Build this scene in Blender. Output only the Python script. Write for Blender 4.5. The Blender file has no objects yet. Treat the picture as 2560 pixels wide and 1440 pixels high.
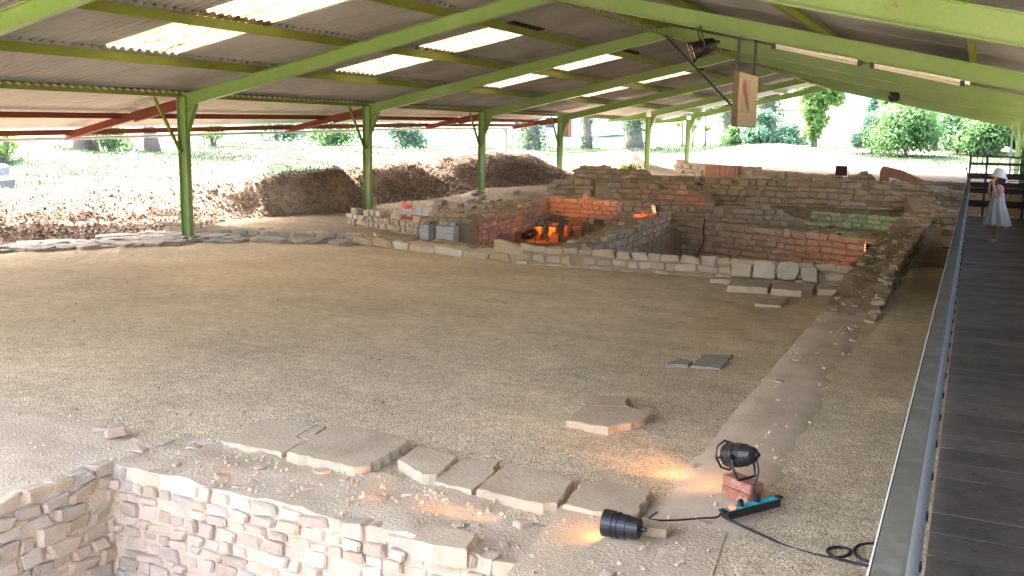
import bpy, bmesh, math, random
from mathutils import Vector, Matrix, noise, Euler
R = math.radians
random.seed(7)
sc = bpy.context.scene
col = sc.collection

# ---------------------------------------------------------------- camera
EYE = 2.25
YAW, PIT, ROLL, FPX = .4418, .1613, .0149, 2417.0
fw = Vector((-math.sin(YAW)*math.cos(PIT), math.cos(YAW)*math.cos(PIT), -math.sin(PIT)))
rt = Vector((math.cos(YAW), math.sin(YAW), 0)); up = rt.cross(fw)
rt, up = math.cos(ROLL)*rt+math.sin(ROLL)*up, math.cos(ROLL)*up-math.sin(ROLL)*rt
cd = bpy.data.cameras.new('camera'); cam = bpy.data.objects.new('camera', cd); col.objects.link(cam)
cam.matrix_world = Matrix(((rt.x, up.x, -fw.x, 0), (rt.y, up.y, -fw.y, 0), (rt.z, up.z, -fw.z, EYE), (0, 0, 0, 1)))
cd.sensor_width = 36; cd.lens = 36*FPX/2560; cd.clip_end = 2000; cd.clip_start = .05
sc.camera = cam
# ---------------------------------------------------------------- sky, sun, exposure
SUN_EL, SUN_AZ = R(56), R(-72)         # azimuth measured from +Y towards +X
w = bpy.data.worlds.new('World'); sc.world = w; w.use_nodes = True
nt = w.node_tree; nt.nodes.clear()
sky = nt.nodes.new('ShaderNodeTexSky'); sky.sky_type = 'NISHITA'; sky.sun_disc = False
sky.sun_elevation = SUN_EL; sky.sun_rotation = SUN_AZ; sky.air_density = .75; sky.dust_density = 7.0; sky.ozone_density = 1.0
bg = nt.nodes.new('ShaderNodeBackground'); bg.inputs[1].default_value = .15
out = nt.nodes.new('ShaderNodeOutputWorld')
nt.links.new(sky.outputs[0], bg.inputs[0]); nt.links.new(bg.outputs[0], out.inputs[0])
sl = bpy.data.lights.new('sun', 'SUN'); sl.energy = 2.0; sl.angle = R(.53); sl.color = (1, .95, .86)
so = bpy.data.objects.new('sun', sl); col.objects.link(so)
sd = Vector((math.sin(SUN_AZ)*math.cos(SUN_EL), math.cos(SUN_AZ)*math.cos(SUN_EL), math.sin(SUN_EL)))
so.rotation_euler = sd.to_track_quat('Z', 'Y').to_euler(); so.location = (-20, 10, 20)
vs = sc.view_settings; vs.view_transform = 'Standard'; vs.look = 'None'; vs.gamma = 1; vs.exposure = 4.6
sc.render.engine = 'CYCLES'
sc.cycles.use_denoising = True; sc.cycles.max_bounces = 10; sc.cycles.diffuse_bounces = 6
sc.cycles.sample_clamp_indirect = 8

# ---------------------------------------------------------------- materials
MATS = {}
def mat(name, c1, c2=None, scale=4., rough=.85, bump=.0, bscale=40., rnd=0., metal=0., spec=.3, fine=.0, detail=5., huernd=0., trans=0., emit=None, c3=None, scale3=1.2, lo=.35, hi=.65, rust=False):
    if name in MATS: return MATS[name]
    m = bpy.data.materials.new(name); m.use_nodes = True; MATS[name] = m
    n = m.node_tree.nodes; l = m.node_tree.links
    b = n['Principled BSDF']; b.inputs['Roughness'].default_value = rough; b.inputs['Metallic'].default_value = metal
    b.inputs['Specular IOR Level'].default_value = spec
    g = n.new('ShaderNodeNewGeometry')
    pos = g.outputs['Position']
    def nz(s, d=5.):
        t = n.new('ShaderNodeTexNoise'); t.inputs['Scale'].default_value = s; t.inputs['Detail'].default_value = d
        t.inputs['Roughness'].default_value = .6
        l.new(pos, t.inputs['Vector']); return t.outputs['Fac']
    def ramp(f, a, b_):
        r = n.new('ShaderNodeMapRange'); r.inputs[1].default_value = a; r.inputs[2].default_value = b_; r.clamp = True
        l.new(f, r.inputs[0]); return r.outputs[0]
    def mix(f, a, b_, mode='MIX'):
        x = n.new('ShaderNodeMix'); x.data_type = 'RGBA'; x.blend_type = mode
        if isinstance(f, (int, float)): x.inputs[0].default_value = f
        else: l.new(f, x.inputs[0])
        for i, v in ((6, a), (7, b_)):
            if isinstance(v, (tuple, list)): x.inputs[i].default_value = (*v[:3], 1)
            else: l.new(v, x.inputs[i])
        return x.outputs[2]
    c = c1
    if c2: c = mix(ramp(nz(scale, detail), lo, hi), c1, c2)
    if c3: c = mix(ramp(nz(scale3), .5, .68), c, c3)
    if rust: c = mix(ramp(nz(11., 6), .66, .74), c, (.20, .10, .04)); c = mix(ramp(nz(2.3, 7), .62, .8), c, (.27, .33, .16))
    if fine:
        v = ramp(nz(bscale*1.3, 3), .25, .75)
        c = mix(fine, c, mix(v, (0.25, .23, .2), (1, 1, 1)), 'MULTIPLY')
    if rnd or huernd:
        oi = n.new('ShaderNodeObjectInfo'); hs = n.new('ShaderNodeHueSaturation')
        mr = n.new('ShaderNodeMapRange'); mr.inputs[3].default_value = 1-rnd; mr.inputs[4].default_value = 1+rnd*.8
        l.new(oi.outputs['Random'], mr.inputs[0]); l.new(mr.outputs[0], hs.inputs['Value'])
        if huernd:
            wn = n.new('ShaderNodeTexWhiteNoise'); wn.noise_dimensions = '1D'; l.new(oi.outputs['Random'], wn.inputs['W'])
            m2 = n.new('ShaderNodeMapRange'); m2.inputs[3].default_value = 1-huernd*3; m2.inputs[4].default_value = 1+huernd*2
            l.new(wn.outputs[0], m2.inputs[0]); l.new(m2.outputs[0], hs.inputs['Saturation'])
            m3 = n.new('ShaderNodeMapRange'); m3.inputs[3].default_value = .5-huernd*.05; m3.inputs[4].default_value = .5+huernd*.05
            l.new(wn.outputs['Color'], m3.inputs[0]); l.new(m3.outputs[0], hs.inputs['Hue'])
        if isinstance(c, (tuple, list)): hs.inputs['Color'].default_value = (*c, 1)
        else: l.new(c, hs.inputs['Color'])
        c = hs.outputs[0]
    if isinstance(c, (tuple, list)): b.inputs['Base Color'].default_value = (*c, 1)
    else: l.new(c, b.inputs['Base Color'])
    if bump:
        bp = n.new('ShaderNodeBump'); bp.inputs['Strength'].default_value = bump; bp.inputs['Distance'].default_value = .02
        l.new(nz(bscale, 6), bp.inputs['Height']); l.new(bp.outputs[0], b.inputs['Normal'])
    if trans:
        o = n['Material Output']; t = n.new('ShaderNodeBsdfTranslucent'); ms = n.new('ShaderNodeMixShader'); ms.inputs[0].default_value = trans
        if isinstance(c, (tuple, list)): t.inputs[0].default_value = (*c, 1)
        else: l.new(c, t.inputs[0])
        l.new(b.outputs[0], ms.inputs[1]); l.new(t.outputs[0], ms.inputs[2]); l.new(ms.outputs[0], o.inputs[0])
    if emit:
        b.inputs['Emission Color'].default_value = (*emit[0], 1); b.inputs['Emission Strength'].default_value = emit[1]
    return m

GREEN = mat('green_paint', (.205, .36, .105), (.18, .33, .09), 1.5, .32, .03, 30, spec=.5, c3=(.25, .385, .15), scale3=.7, fine=.15, rust=True)
GREENP = mat('green_paint_purlin', (.21, .27, .045), (.16, .21, .035), 1.3, .6, spec=.3, fine=.25)
RED = mat('red_oxide_paint', (.22, .055, .03), (.17, .04, .022), 2, .55, fine=.2)
SHEET = mat('fibre_cement_sheet', (.32, .34, .355), (.25, .27, .28), 1.1, .45, .0, 60, spec=.5, c3=(.20, .205, .195), scale3=.5)
SHEETW = mat('pale_metal_sheet', (.47, .465, .43), (.40, .40, .37), 1.2, .45, metal=.0, spec=.4)
GALV = mat('galvanised_steel', (.42, .46, .46), (.33, .37, .37), 8, .45, metal=.6, spec=.5, fine=.1)
GALVB = mat('zinc_sheet', (.24, .265, .25), (.19, .21, .20), 6, .4, spec=.5, fine=.1)
PVC = mat('grey_pvc', (.35, .37, .38), (.3, .31, .32), 2, .45)
LIMEST = mat('pale_limestone', (.47, .36, .25), (.53, .43, .32), 9, .92, .5, 55, rnd=.14, huernd=.05, fine=.2)
MORTAR = mat('lime_mortar', (.63, .495, .345), (.55, .43, .295), 7, .95, .7, 45, fine=.3, c3=(.62, .52, .39), scale3=2.2)
OCHRE = mat('ochre_stone', (.47, .355, .22), (.54, .425, .285), 6, .92, .5, 45, rnd=.16, huernd=.06, fine=.28)
STRIPM = mat('smooth_mortar', (.68, .535, .385), (.62, .485, .345), 3, .95, .25, 40, fine=.12, c3=(.56, .43, .30), scale3=1.3)
OCHREL = mat('pale_ochre_mortar', (.45, .335, .205), (.38, .28, .17), 5, .95, .7, 35, fine=.35)
OCHREM = mat('ochre_mortar', (.44, .33, .205), (.37, .275, .17), 5, .95, .8, 35, fine=.4)
GREYST = mat('grey_stone', (.45, .385, .305), (.37, .315, .25), 6, .92, .6, 45, rnd=.15, huernd=.06, fine=.3)
SLAB = mat('slab_stone', (.52, .40, .265), (.58, .465, .325), 3.5, .88, .35, 38, rnd=.07, fine=.2, c3=(.46, .345, .225), scale3=1.7)
SLABD = mat('dark_slab_stone', (.33, .29, .225), (.38, .335, .265), 5, .88, .3, 45, fine=.2)
SLABW = mat('white_slab_stone', (.50, .44, .31), (.57, .51, .38), 4, .85, .25, 30, rnd=.12, fine=.12)
TERRA = mat('terracotta', (.36, .17, .10), (.42, .24, .16), 8, .9, .4, 60, rnd=.2, fine=.25)
BRICK = mat('old_red_brick', (.36, .10, .055), (.45, .2, .13), 9, .85, .4, 70, fine=.3, c3=(.5, .4, .32), scale3=14)
BLOCKG = mat('weathered_block', (.19, .19, .195), (.25, .245, .245), 4, .9, .5, 20, fine=.3)
CONC = mat('concrete_block', (.55, .53, .50), (.47, .455, .43), 7, .92, .4, 70, rnd=.08, fine=.25)
BLACK = mat('black_metal', (.012, .012, .014), (.02, .02, .022), 12, .42, spec=.5)
RUBBER = mat('black_rubber', (.018, .018, .02), rough=.6, c2=(.025, .025, .028), scale=20)
TURQ = mat('turquoise_plastic', (.03, .42, .45), (.03, .38, .42), 20, .4)
REDPL = mat('red_switch', (.55, .02, .02), rough=.3, emit=((1, .05, .02), .5))
PLANK = mat('dark_deck_plank', (.15, .122, .094), (.20, .165, .128), 4, .9, .3, 30, rnd=.18, fine=.3, spec=.08)
BROWNB = mat('brown_board', (.045, .022, .014), (.06, .032, .02), 4, .6, rnd=.15)
PANEL = mat('parapet_sheet', (.070, .064, .044), (.09, .083, .058), 3, .85, .03, 20, spec=.1, c3=(.10, .098, .085), scale3=14, fine=.1)
DARKST = mat('dark_steel', (.05, .055, .055), (.07, .075, .075), 5, .5, metal=.3)
WHITE = mat('white_enamel', (.78, .77, .74), (.72, .71, .68), 5, .4)
BOARDF = mat('sign_face', (.60, .55, .43), (.55, .50, .39), 3, .7, rnd=0)
BOARDS = mat('sign_side', (.20, .165, .12), (.17, .14, .1), 3, .7)
PRINTR = mat('red_print', (.42, .15, .12), (.38, .2, .16), 25, .8)
PRINTG = mat('green_print', (.16, .25, .14), (.2, .27, .17), 25, .8)
BARK = mat('tree_bark', (.13, .105, .085), (.19, .155, .13), 5, .95, .8, 14, fine=.4)
HOUSE = mat('house_render', (.52, .50, .50), (.46, .44, .44), 1, .9)
SKIN = mat('skin', (.50, .27, .19), (.46, .24, .165), 14, .6, spec=.3)
CLOTH = mat('white_cotton', (.70, .68, .64), (.62, .60, .57), 10, .9, trans=.12)
HATM = mat('hat_cotton', (.72, .70, .64), (.66, .64, .58), 10, .9)
HAIR = mat('brown_hair', (.07, .035, .018), (.1, .05, .025), 60, .5)
def leafm(name, a, b, t=.35): return mat(name, a, b, 1.4, .6, spec=.25, trans=t, c3=tuple(x*1.25 for x in a), scale3=.7)
LEAF = leafm('leaf_mid', (.095, .19, .06), (.075, .155, .05))
LEAFD = leafm('leaf_dark', (.06, .13, .06), (.075, .15, .065))
LEAFL = leafm('leaf_light', (.15, .25, .065), (.12, .21, .055), .45)
LEAFB = leafm('leaf_bluish', (.075, .155, .095), (.09, .18, .105))
GRASSB = leafm('grass_blade', (.04, .07, .028), (.052, .068, .034), .3)
STRAW = mat('dry_straw', (.28, .22, .16), (.18, .13, .09), 3, .9, trans=.1, c3=(.34, .30, .24), scale3=5)
MULCH = mat('dead_leaves', (.15, .095, .065), (.24, .17, .125), 4, .9, c3=(.09, .06, .045), scale3=3)

def skylight_mat():
    m = bpy.data.materials.new('translucent_sheet'); m.use_nodes = True
    n = m.node_tree.nodes; l = m.node_tree.links; n.clear()
    o = n.new('ShaderNodeOutputMaterial'); ms = n.new('ShaderNodeMixShader'); ms.inputs[0].default_value = .82
    d = n.new('ShaderNodeBsdfDiffuse'); t = n.new('ShaderNodeBsdfTranslucent')
    g = n.new('ShaderNodeNewGeometry'); mp = n.new('ShaderNodeMapping'); mp.inputs['Scale'].default_value = (1.2, 7, 1)
    l.new(g.outputs['Position'], mp.inputs[0])
    z = n.new('ShaderNodeTexNoise'); z.inputs['Scale'].default_value = 2.2; z.inputs['Detail'].default_value = 8; z.inputs['Roughness'].default_value = .75
    l.new(mp.outputs[0], z.inputs['Vector'])
    cr = n.new('ShaderNodeValToRGB'); cr.color_ramp.elements[0].position = .34; cr.color_ramp.elements[0].color = (.016, .010, .004, 1)
    cr.color_ramp.elements[1].position = .70; cr.color_ramp.elements[1].color = (.17, .14, .088, 1)
    l.new(z.outputs['Fac'], cr.inputs[0]); l.new(cr.outputs[0], t.inputs[0]); l.new(cr.outputs[0], d.inputs[0])
    l.new(d.outputs[0], ms.inputs[1]); l.new(t.outputs[0], ms.inputs[2]); l.new(ms.outputs[0], o.inputs[0])
    return m
SKYL = skylight_mat()

def gravel_mat():
    m = bpy.data.materials.new('gravel'); m.use_nodes = True
    n = m.node_tree.nodes; l = m.node_tree.links; b = n['Principled BSDF']; b.inputs['Roughness'].default_value = .95; b.inputs['Specular IOR Level'].default_value = .15
    g = n.new('ShaderNodeNewGeometry')
    v = n.new('ShaderNodeTexVoronoi'); v.inputs['Scale'].default_value = 84; l.new(g.outputs['Position'], v.inputs['Vector'])
    sep = n.new('ShaderNodeSeparateColor'); l.new(v.outputs['Color'], sep.inputs[0])
    cr = n.new('ShaderNodeValToRGB'); e = cr.color_ramp.elements
    e[0].position = 0; e[0].color = (.33, .245, .145, 1); e[1].position = 1; e[1].color = (.82, .68, .49, 1)
    x = e.new(.3); x.color = (.57, .45, .29, 1); x = e.new(.72); x.color = (.64, .51, .34, 1)
    l.new(sep.outputs[0], cr.inputs[0])
    z = n.new('ShaderNodeTexNoise'); z.inputs['Scale'].default_value = .55; z.inputs['Detail'].default_value = 7; z.inputs['Roughness'].default_value = .65; l.new(g.outputs['Position'], z.inputs['Vector'])
    mr = n.new('ShaderNodeMapRange'); mr.inputs[1].default_value = .35; mr.inputs[2].default_value = .68; mr.inputs[3].default_value = .82; mr.inputs[4].default_value = 1.12; l.new(z.outputs['Fac'], mr.inputs[0])
    z2 = n.new('ShaderNodeTexNoise'); z2.inputs['Scale'].default_value = 9; z2.inputs['Detail'].default_value = 5; l.new(g.outputs['Position'], z2.inputs['Vector'])
    mr2 = n.new('ShaderNodeMapRange'); mr2.inputs[1].default_value = .3; mr2.inputs[2].default_value = .7; mr2.inputs[3].default_value = .84; mr2.inputs[4].default_value = 1.12; l.new(z2.outputs['Fac'], mr2.inputs[0])
    mu = n.new('ShaderNodeMath'); mu.operation = 'MULTIPLY'; l.new(mr.outputs[0], mu.inputs[0]); l.new(mr2.outputs[0], mu.inputs[1])
    # sandier grit away from the room wall; its tan partly paints in warmer light
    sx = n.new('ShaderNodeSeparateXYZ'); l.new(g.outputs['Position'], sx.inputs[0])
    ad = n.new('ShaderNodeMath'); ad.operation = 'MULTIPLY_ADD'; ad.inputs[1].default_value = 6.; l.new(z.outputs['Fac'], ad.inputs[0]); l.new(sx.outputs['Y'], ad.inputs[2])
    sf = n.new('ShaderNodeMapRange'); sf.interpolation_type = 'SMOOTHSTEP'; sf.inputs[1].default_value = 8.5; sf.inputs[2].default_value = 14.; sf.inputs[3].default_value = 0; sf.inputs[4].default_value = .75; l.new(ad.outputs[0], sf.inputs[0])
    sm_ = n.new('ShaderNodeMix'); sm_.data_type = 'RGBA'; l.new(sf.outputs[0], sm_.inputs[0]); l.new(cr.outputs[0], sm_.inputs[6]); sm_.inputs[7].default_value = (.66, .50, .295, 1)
    hs = n.new('ShaderNodeHueSaturation'); l.new(sm_.outputs[2], hs.inputs['Color']); l.new(mu.outputs[0], hs.inputs['Value'])
    l.new(hs.outputs[0], b.inputs['Base Color'])
    bp = n.new('ShaderNodeBump'); bp.inputs['Strength'].default_value = .8; bp.inputs['Distance'].default_value = .008; bp.invert = True
    l.new(v.outputs['Distance'], bp.inputs['Height']); l.new(bp.outputs[0], b.inputs['Normal'])
    return m
GRAVEL = gravel_mat()

def ground_mat():
    m = bpy.data.materials.new('ground_cover'); m.use_nodes = True
    n = m.node_tree.nodes; l = m.node_tree.links; b = n['Principled BSDF']; b.inputs['Roughness'].default_value = .95; b.inputs['Specular IOR Level'].default_value = .1
    a = n.new('ShaderNodeVertexColor'); a.layer_name = 'cover'
    g = n.new('ShaderNodeNewGeometry')
    z = n.new('ShaderNodeTexNoise'); z.inputs['Scale'].default_value = 7; z.inputs['Detail'].default_value = 8; z.inputs['Roughness'].default_value = .7; l.new(g.outputs['Position'], z.inputs['Vector'])
    mr = n.new('ShaderNodeMapRange'); mr.inputs[1].default_value = .3; mr.inputs[2].default_value = .7; mr.inputs[3].default_value = .6; mr.inputs[4].default_value = 1.3; l.new(z.outputs['Fac'], mr.inputs[0])
    hs = n.new('ShaderNodeHueSaturation'); l.new(a.outputs[0], hs.inputs['Color']); l.new(mr.outputs[0], hs.inputs['Value']); l.new(hs.outputs[0], b.inputs['Base Color'])
    bp = n.new('ShaderNodeBump'); bp.inputs['Strength'].default_value = .8; bp.inputs['Distance'].default_value = .05
    z2 = n.new('ShaderNodeTexNoise'); z2.inputs['Scale'].default_value = 16; z2.inputs['Detail'].default_value = 8; l.new(g.outputs['Position'], z2.inputs['Vector'])
    l.new(z2.outputs['Fac'], bp.inputs['Height']); l.new(bp.outputs[0], b.inputs['Normal'])
    return m
GROUND = ground_mat()

# ---------------------------------------------------------------- object helpers
def tag(o, label=None, cat=None, group=None, kind=None):
    if label: o['label'] = label
    if cat: o['category'] = cat
    if group: o['group'] = group
    if kind: o['kind'] = kind
    return o
def mesh_obj(name, me, parent=None, loc=(0, 0, 0), rot=(0, 0, 0), scale=(1, 1, 1)):
    o = bpy.data.objects.new(name, me); col.objects.link(o)
    o.location = loc; o.rotation_euler = rot; o.scale = scale
    if parent: o.parent = parent
    return o
def empty(name, loc=(0, 0, 0), rot=(0, 0, 0), label=None, cat=None, group=None):
    o = bpy.data.objects.new(name, None); col.objects.link(o); o.location = loc; o.rotation_euler = rot; o.empty_display_size = .1
    return tag(o, label, cat, group)

class MB:
    def __init__(s): s.v = []; s.f = []
    def add(s, v, f):
        k = len(s.v); s.v += [tuple(x) for x in v]; s.f += [tuple(i+k for i in q) for q in f]; return s
    def box(s, a, b):
        (x0, y0, z0), (x1, y1, z1) = a, b
        return s.add([(x0, y0, z0), (x1, y0, z0), (x1, y1, z0), (x0, y1, z0), (x0, y0, z1), (x1, y0, z1), (x1, y1, z1), (x0, y1, z1)],
                     [(0, 3, 2, 1), (4, 5, 6, 7), (0, 1, 5, 4), (1, 2, 6, 5), (2, 3, 7, 6), (3, 0, 4, 7)])
    def prism(s, prof, p0, p1, side, upv):
        # profile [(a,b)] swept p0 -> p1; a along side, b along upv
        p0, p1, side, upv = Vector(p0), Vector(p1), Vector(side), Vector(upv); n = len(prof)
        v = [p0+side*a+upv*b for a, b in prof]+[p1+side*a+upv*b for a, b in prof]
        f = [(i, (i+1) % n, n+(i+1) % n, n+i) for i in range(n)]+[tuple(range(n-1, -1, -1)), tuple(range(n, 2*n))]
        return s.add(v, f)
    def ibeam(s, p0, p1, h, b, side=(0, 1, 0), tf=.012, tw=.009):
        p0, p1 = Vector(p0), Vector(p1); d = (p1-p0).normalized(); side = Vector(side); u = side.cross(d).normalized()
        if u.z < 0 and abs(u.z) > .1: u = -u
        B, Hh, t = b/2, h/2, tw/2
        pr = [(-B, -Hh), (B, -Hh), (B, -Hh+tf), (t, -Hh+tf), (t, Hh-tf), (B, Hh-tf), (B, Hh), (-B, Hh), (-B, Hh-tf), (-t, Hh-tf), (-t, -Hh+tf), (-B, -Hh+tf)]
        return s.prism(pr, p0, p1, side, u)
    def bar(s, p0, p1, wd, hd, side=None):
        p0, p1 = Vector(p0), Vector(p1); d = (p1-p0).normalized()
        sd_ = Vector(side) if side else d.cross(Vector((0, 0, 1)))
        if sd_.length < 1e-4: sd_ = Vector((1, 0, 0))
        sd_.normalize(); u = sd_.cross(d).normalized()
        return s.prism([(-wd/2, -hd/2), (wd/2, -hd/2), (wd/2, hd/2), (-wd/2, hd/2)], p0, p1, sd_, u)
    def tube(s, pts, r, n=8, cap=True):
        pts = [Vector(p) for p in pts]; rings = []
        rr = r if isinstance(r, (list, tuple)) else [r]*len(pts)
        a = None
        for i, p in enumerate(pts):
            d = (pts[min(i+1, len(pts)-1)]-pts[max(i-1, 0)]).normalized()
            if a is None: a = d.orthogonal().normalized()
            a = (a-d*a.dot(d)).normalized(); b = d.cross(a)
            rings.append([p+(a*math.cos(2*math.pi*k/n)+b*math.sin(2*math.pi*k/n))*rr[i] for k in range(n)])
        v = [q for g in rings for q in g]
        f = [(i*n+k, i*n+(k+1) % n, (i+1)*n+(k+1) % n, (i+1)*n+k) for i in range(len(pts)-1) for k in range(n)]
        if cap: f += [tuple(range(n-1, -1, -1)), tuple(range((len(pts)-1)*n, len(pts)*n))]
        return s.add(v, f)
    def lathe(s, prof, n=20, axis='z'):
        # prof [(h, r)]
        v = []; m = len(prof)
        for h, r in prof:
            for k in range(n):
                c, q = r*math.cos(2*math.pi*k/n), r*math.sin(2*math.pi*k/n)
                v.append((c, q, h) if axis == 'z' else (h, c, q))
        f = [(i*n+k, i*n+(k+1) % n, (i+1)*n+(k+1) % n, (i+1)*n+k) for i in range(m-1) for k in range(n)]
        return s.add(v, f)
    def mesh(s, name, m, smooth=False):
        me = bpy.data.meshes.new(name); me.from_pydata(s.v, [], s.f); me.update()
        bm = bmesh.new(); bm.from_mesh(me); bmesh.ops.recalc_face_normals(bm, faces=bm.faces[:]); bm.to_mesh(me); bm.free()
        if smooth: me.polygons.foreach_set('use_smooth', [True]*len(me.polygons))
        me.materials.append(m); return me
    def obj(s, name, m, parent=None, smooth=False, loc=(0, 0, 0), rot=(0, 0, 0)):
        return mesh_obj(name, s.mesh(name, m, smooth), parent, loc, rot)
    def raw(s, name, m, parent=None, loc=(0, 0, 0)):
        me = bpy.data.meshes.new(name); me.from_pydata(s.v, [], s.f); me.update(); me.materials.append(m)
        return mesh_obj(name, me, parent, loc)

def sm(a, b, x):
    t = max(0, min(1, (x-a)/(b-a))); return t*t*(3-2*t)
def tab(T, x):
    if x <= T[0][0]: return T[0][1]
    for (a, u), (b, v) in zip(T, T[1:]):
        if x <= b: return u+(v-u)*(x-a)/(b-a)
    return T[-1][1]
def nz3(x, y, z=0.): return noise.noise(Vector((x, y, z)))

# ---------------------------------------------------------------- terrain
FOOT = [(0, -15.6), (11, -15.7), (14, -15.3), (16.5, -15.4), (18.3, -16.0), (20, -15.0), (21.5, -14.75), (23, -14.9), (25, -14.2), (28, -14.5), (31, -13.4), (34, -12.7), (36, -12.9), (38, -13.6), (40, -13.6), (44, -12.8), (48, -13), (60, -14)]
WID = [(0, 3.2), (16, 3.0), (17.5, 2.4), (18.8, 1.5), (20, .8), (21.6, .75), (22.8, 1.3), (25, 1.9), (28, 1.9), (31, 2.6), (34, 3.0), (36, 3.5), (39, 2.5), (42, 1.5), (50, 4)]
TOP = [(0, .85), (14, .8), (18, .78), (19.4, .80), (20.4, 1.06), (21.6, 1.04), (22.6, .90), (24.5, .88), (27, .92), (30, .98), (32.5, 1.02), (34, .78), (35.5, .5), (38, .55), (41, .75), (44, .5), (50, .3), (60, .1)]
BASE = [(15.4, -.045), (16.5, .0), (22, .1), (24, .2), (27, .28), (28, .36), (36, .48), (42, .52), (48, .62), (54, .95), (62, 1.25), (80, 1.6), (100, 2.6), (140, 7), (220, 15), (400, 30)]
def pit(x, y):
    if y < 4.6 and -5.3 < x < -1.9: return -1.25
    if -10.3 < x < -6.5 and 15.75 < y < 22.7: return -.25
    if -5.9 < x < -1.45 and 15.5 < y < 21.2: return -.75
    if -6.2 < x < -1.3 and 23.0 < y < 27.1: return .05
    return None
def height(x, y):
    p = pit(x, y)
    if p is not None: return p+.03*nz3(x*1.7, y*1.7)
    h = tab(BASE, y)
    f = tab(FOOT, y); t = tab(TOP, y); wd = tab(WID, y)
    rough = 1.0
    if x < f:
        f += .0; t *= 1+.16*nz3(y*.9, x*.4, 21)*(1 if y > 17 else .3); q = (f-x)/wd; b = t*sm(0, 1, q)
        steep = 1 if wd < 1.6 else .5
        b += (.15*nz3(x*1.1, y*1.1)+.07*nz3(x*2.7, y*2.7, 3)+(.05 if steep == 1 else .025)*nz3(x*6, y*6, 5))*min(1, q*2)*(steep if q < 1.3 else .35)
        b += min(.35, max(0, q-1)*.03)
        if y > 48: b *= max(0, 1-(y-48)/14)
        h += b
    if y > 40:
        h += .95*math.exp(-((x+9.5)/4.6)**2-((y-51.5)/3.0)**2)
        h += .45*math.exp(-((x+13.6)/1.4)**2-((y-41.6)/1.2)**2)
    if y > 55: h += .12*nz3(x*.12, y*.12)+.05*nz3(x*.5, y*.5)
    if y > 85: h += (.03*max(0, x+15))*sm(85, 130, y)
    h += .025*nz3(x*2.1, y*2.1, 1)*(1 if (y > 16 or x < -15) else .25)
    return h
def cover(x, y, h, slope):
    n1 = nz3(x*.35, y*.35, 9); n2 = nz3(x*1.3, y*1.3, 4); n3 = nz3(x*5, y*5, 2)
    earth = Vector((.30, .225, .145)); mulch = Vector((.26, .19, .145)); cut = Vector((.37, .285, .205)); grass = Vector((.028, .054, .024)); dry = Vector((.068, .068, .045)); pale = Vector((.20, .18, .14)); sand = Vector((.20, .15, .10))
    f = tab(FOOT, y); q = (f-x)/tab(WID, y)
    c = earth.copy()
    if y > 30: c = c.lerp(sand, sm(34, 42, y)*.7)
    if x < f+.3:
        c = c.lerp(mulch, sm(-.1, .3, q))
        if slope > .5: c = c.lerp(cut, min(1, (slope-.5)*2)*.85)
        if q > .95:
            gm = sm(1.0, 1.35, q+n2*.2)
            gg = grass.lerp(dry, max(0, min(1, .42+n1*.9+n2*.35)))
            if 22 < y < 46: gg = gg.lerp(dry, .35)
            if 1.0 < q < 1.7: gg = gg.lerp(dry, .7)
            c = c.lerp(gg, gm)
    if y > 46:
        gm = sm(46, 49, y+n2)
        gg = grass.lerp(dry, max(0, min(1, .22+n1*.8+n2*.2)))
        c = c.lerp(gg, gm)
        pm = math.exp(-((x+9.5)/4.4)**4-((y-50.5)/3.4)**4); c = c.lerp(pale, min(1, pm*1.4))
        pth = math.exp(-((y-(49.5-.12*(x+3)))/1.9)**4)*sm(-9, -5, x); c = c.lerp(pale, pth*.9)
        pt2 = math.exp(-(((x+6.5)/4.0)**2+((y-64)/2.4)**2)); c = c.lerp(Vector((.42, .34, .25)), min(1, pt2*1.6))
        if y > 70: c = c.lerp(dry, sm(70, 100, y)*.55)
    return c
def axis(segs):
    r = []
    for a, b, s in segs:
        k = max(1, round((b-a)/s)); r += [a+(b-a)*i/k for i in range(k)]
    return r+[segs[-1][1]]
XS = axis([(-420, -120, 60), (-120, -50, 8), (-50, -24, .9), (-24, -1, .13), (-1, 4, .4), (4, 40, 3), (40, 120, 12), (120, 420, 60)])
YS = axis([(-200, -20, 30), (-20, 2, 2), (2, 6, .3), (6, 14, .3), (14, 44, .14), (44, 72, .4), (72, 130, 3), (130, 420, 30)])
gv = []; gc = []
HH = [[height(x, y) for x in XS] for y in YS]
for j, y in enumerate(YS):
    for i, x in enumerate(XS):
        h = HH[j][i]; gv.append((x, y, h))
        if 0 < i < len(XS)-1 and 0 < j < len(YS)-1:
            sx = (HH[j][i+1]-HH[j][i-1])/(XS[i+1]-XS[i-1]); sy = (HH[j+1][i]-HH[j-1][i])/(YS[j+1]-YS[j-1]); s_ = math.hypot(sx, sy)
        else: s_ = 0
        gc.append(cover(x, y, h, s_))
nx = len(XS)
gf = [(j*nx+i, j*nx+i+1, (j+1)*nx+i+1, (j+1)*nx+i) for j in range(len(YS)-1) for i in range(nx-1)]
me = bpy.data.meshes.new('ground'); me.from_pydata(gv, [], gf); me.update()
ca = me.color_attributes.new('cover', 'FLOAT_COLOR', 'POINT'); ca.data.foreach_set('color', [v for c in gc for v in (c.x, c.y, c.z, 1)])
me.polygons.foreach_set('use_smooth', [True]*len(me.polygons)); me.materials.append(GROUND)
tag(mesh_obj('ground', me), kind='structure')

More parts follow.
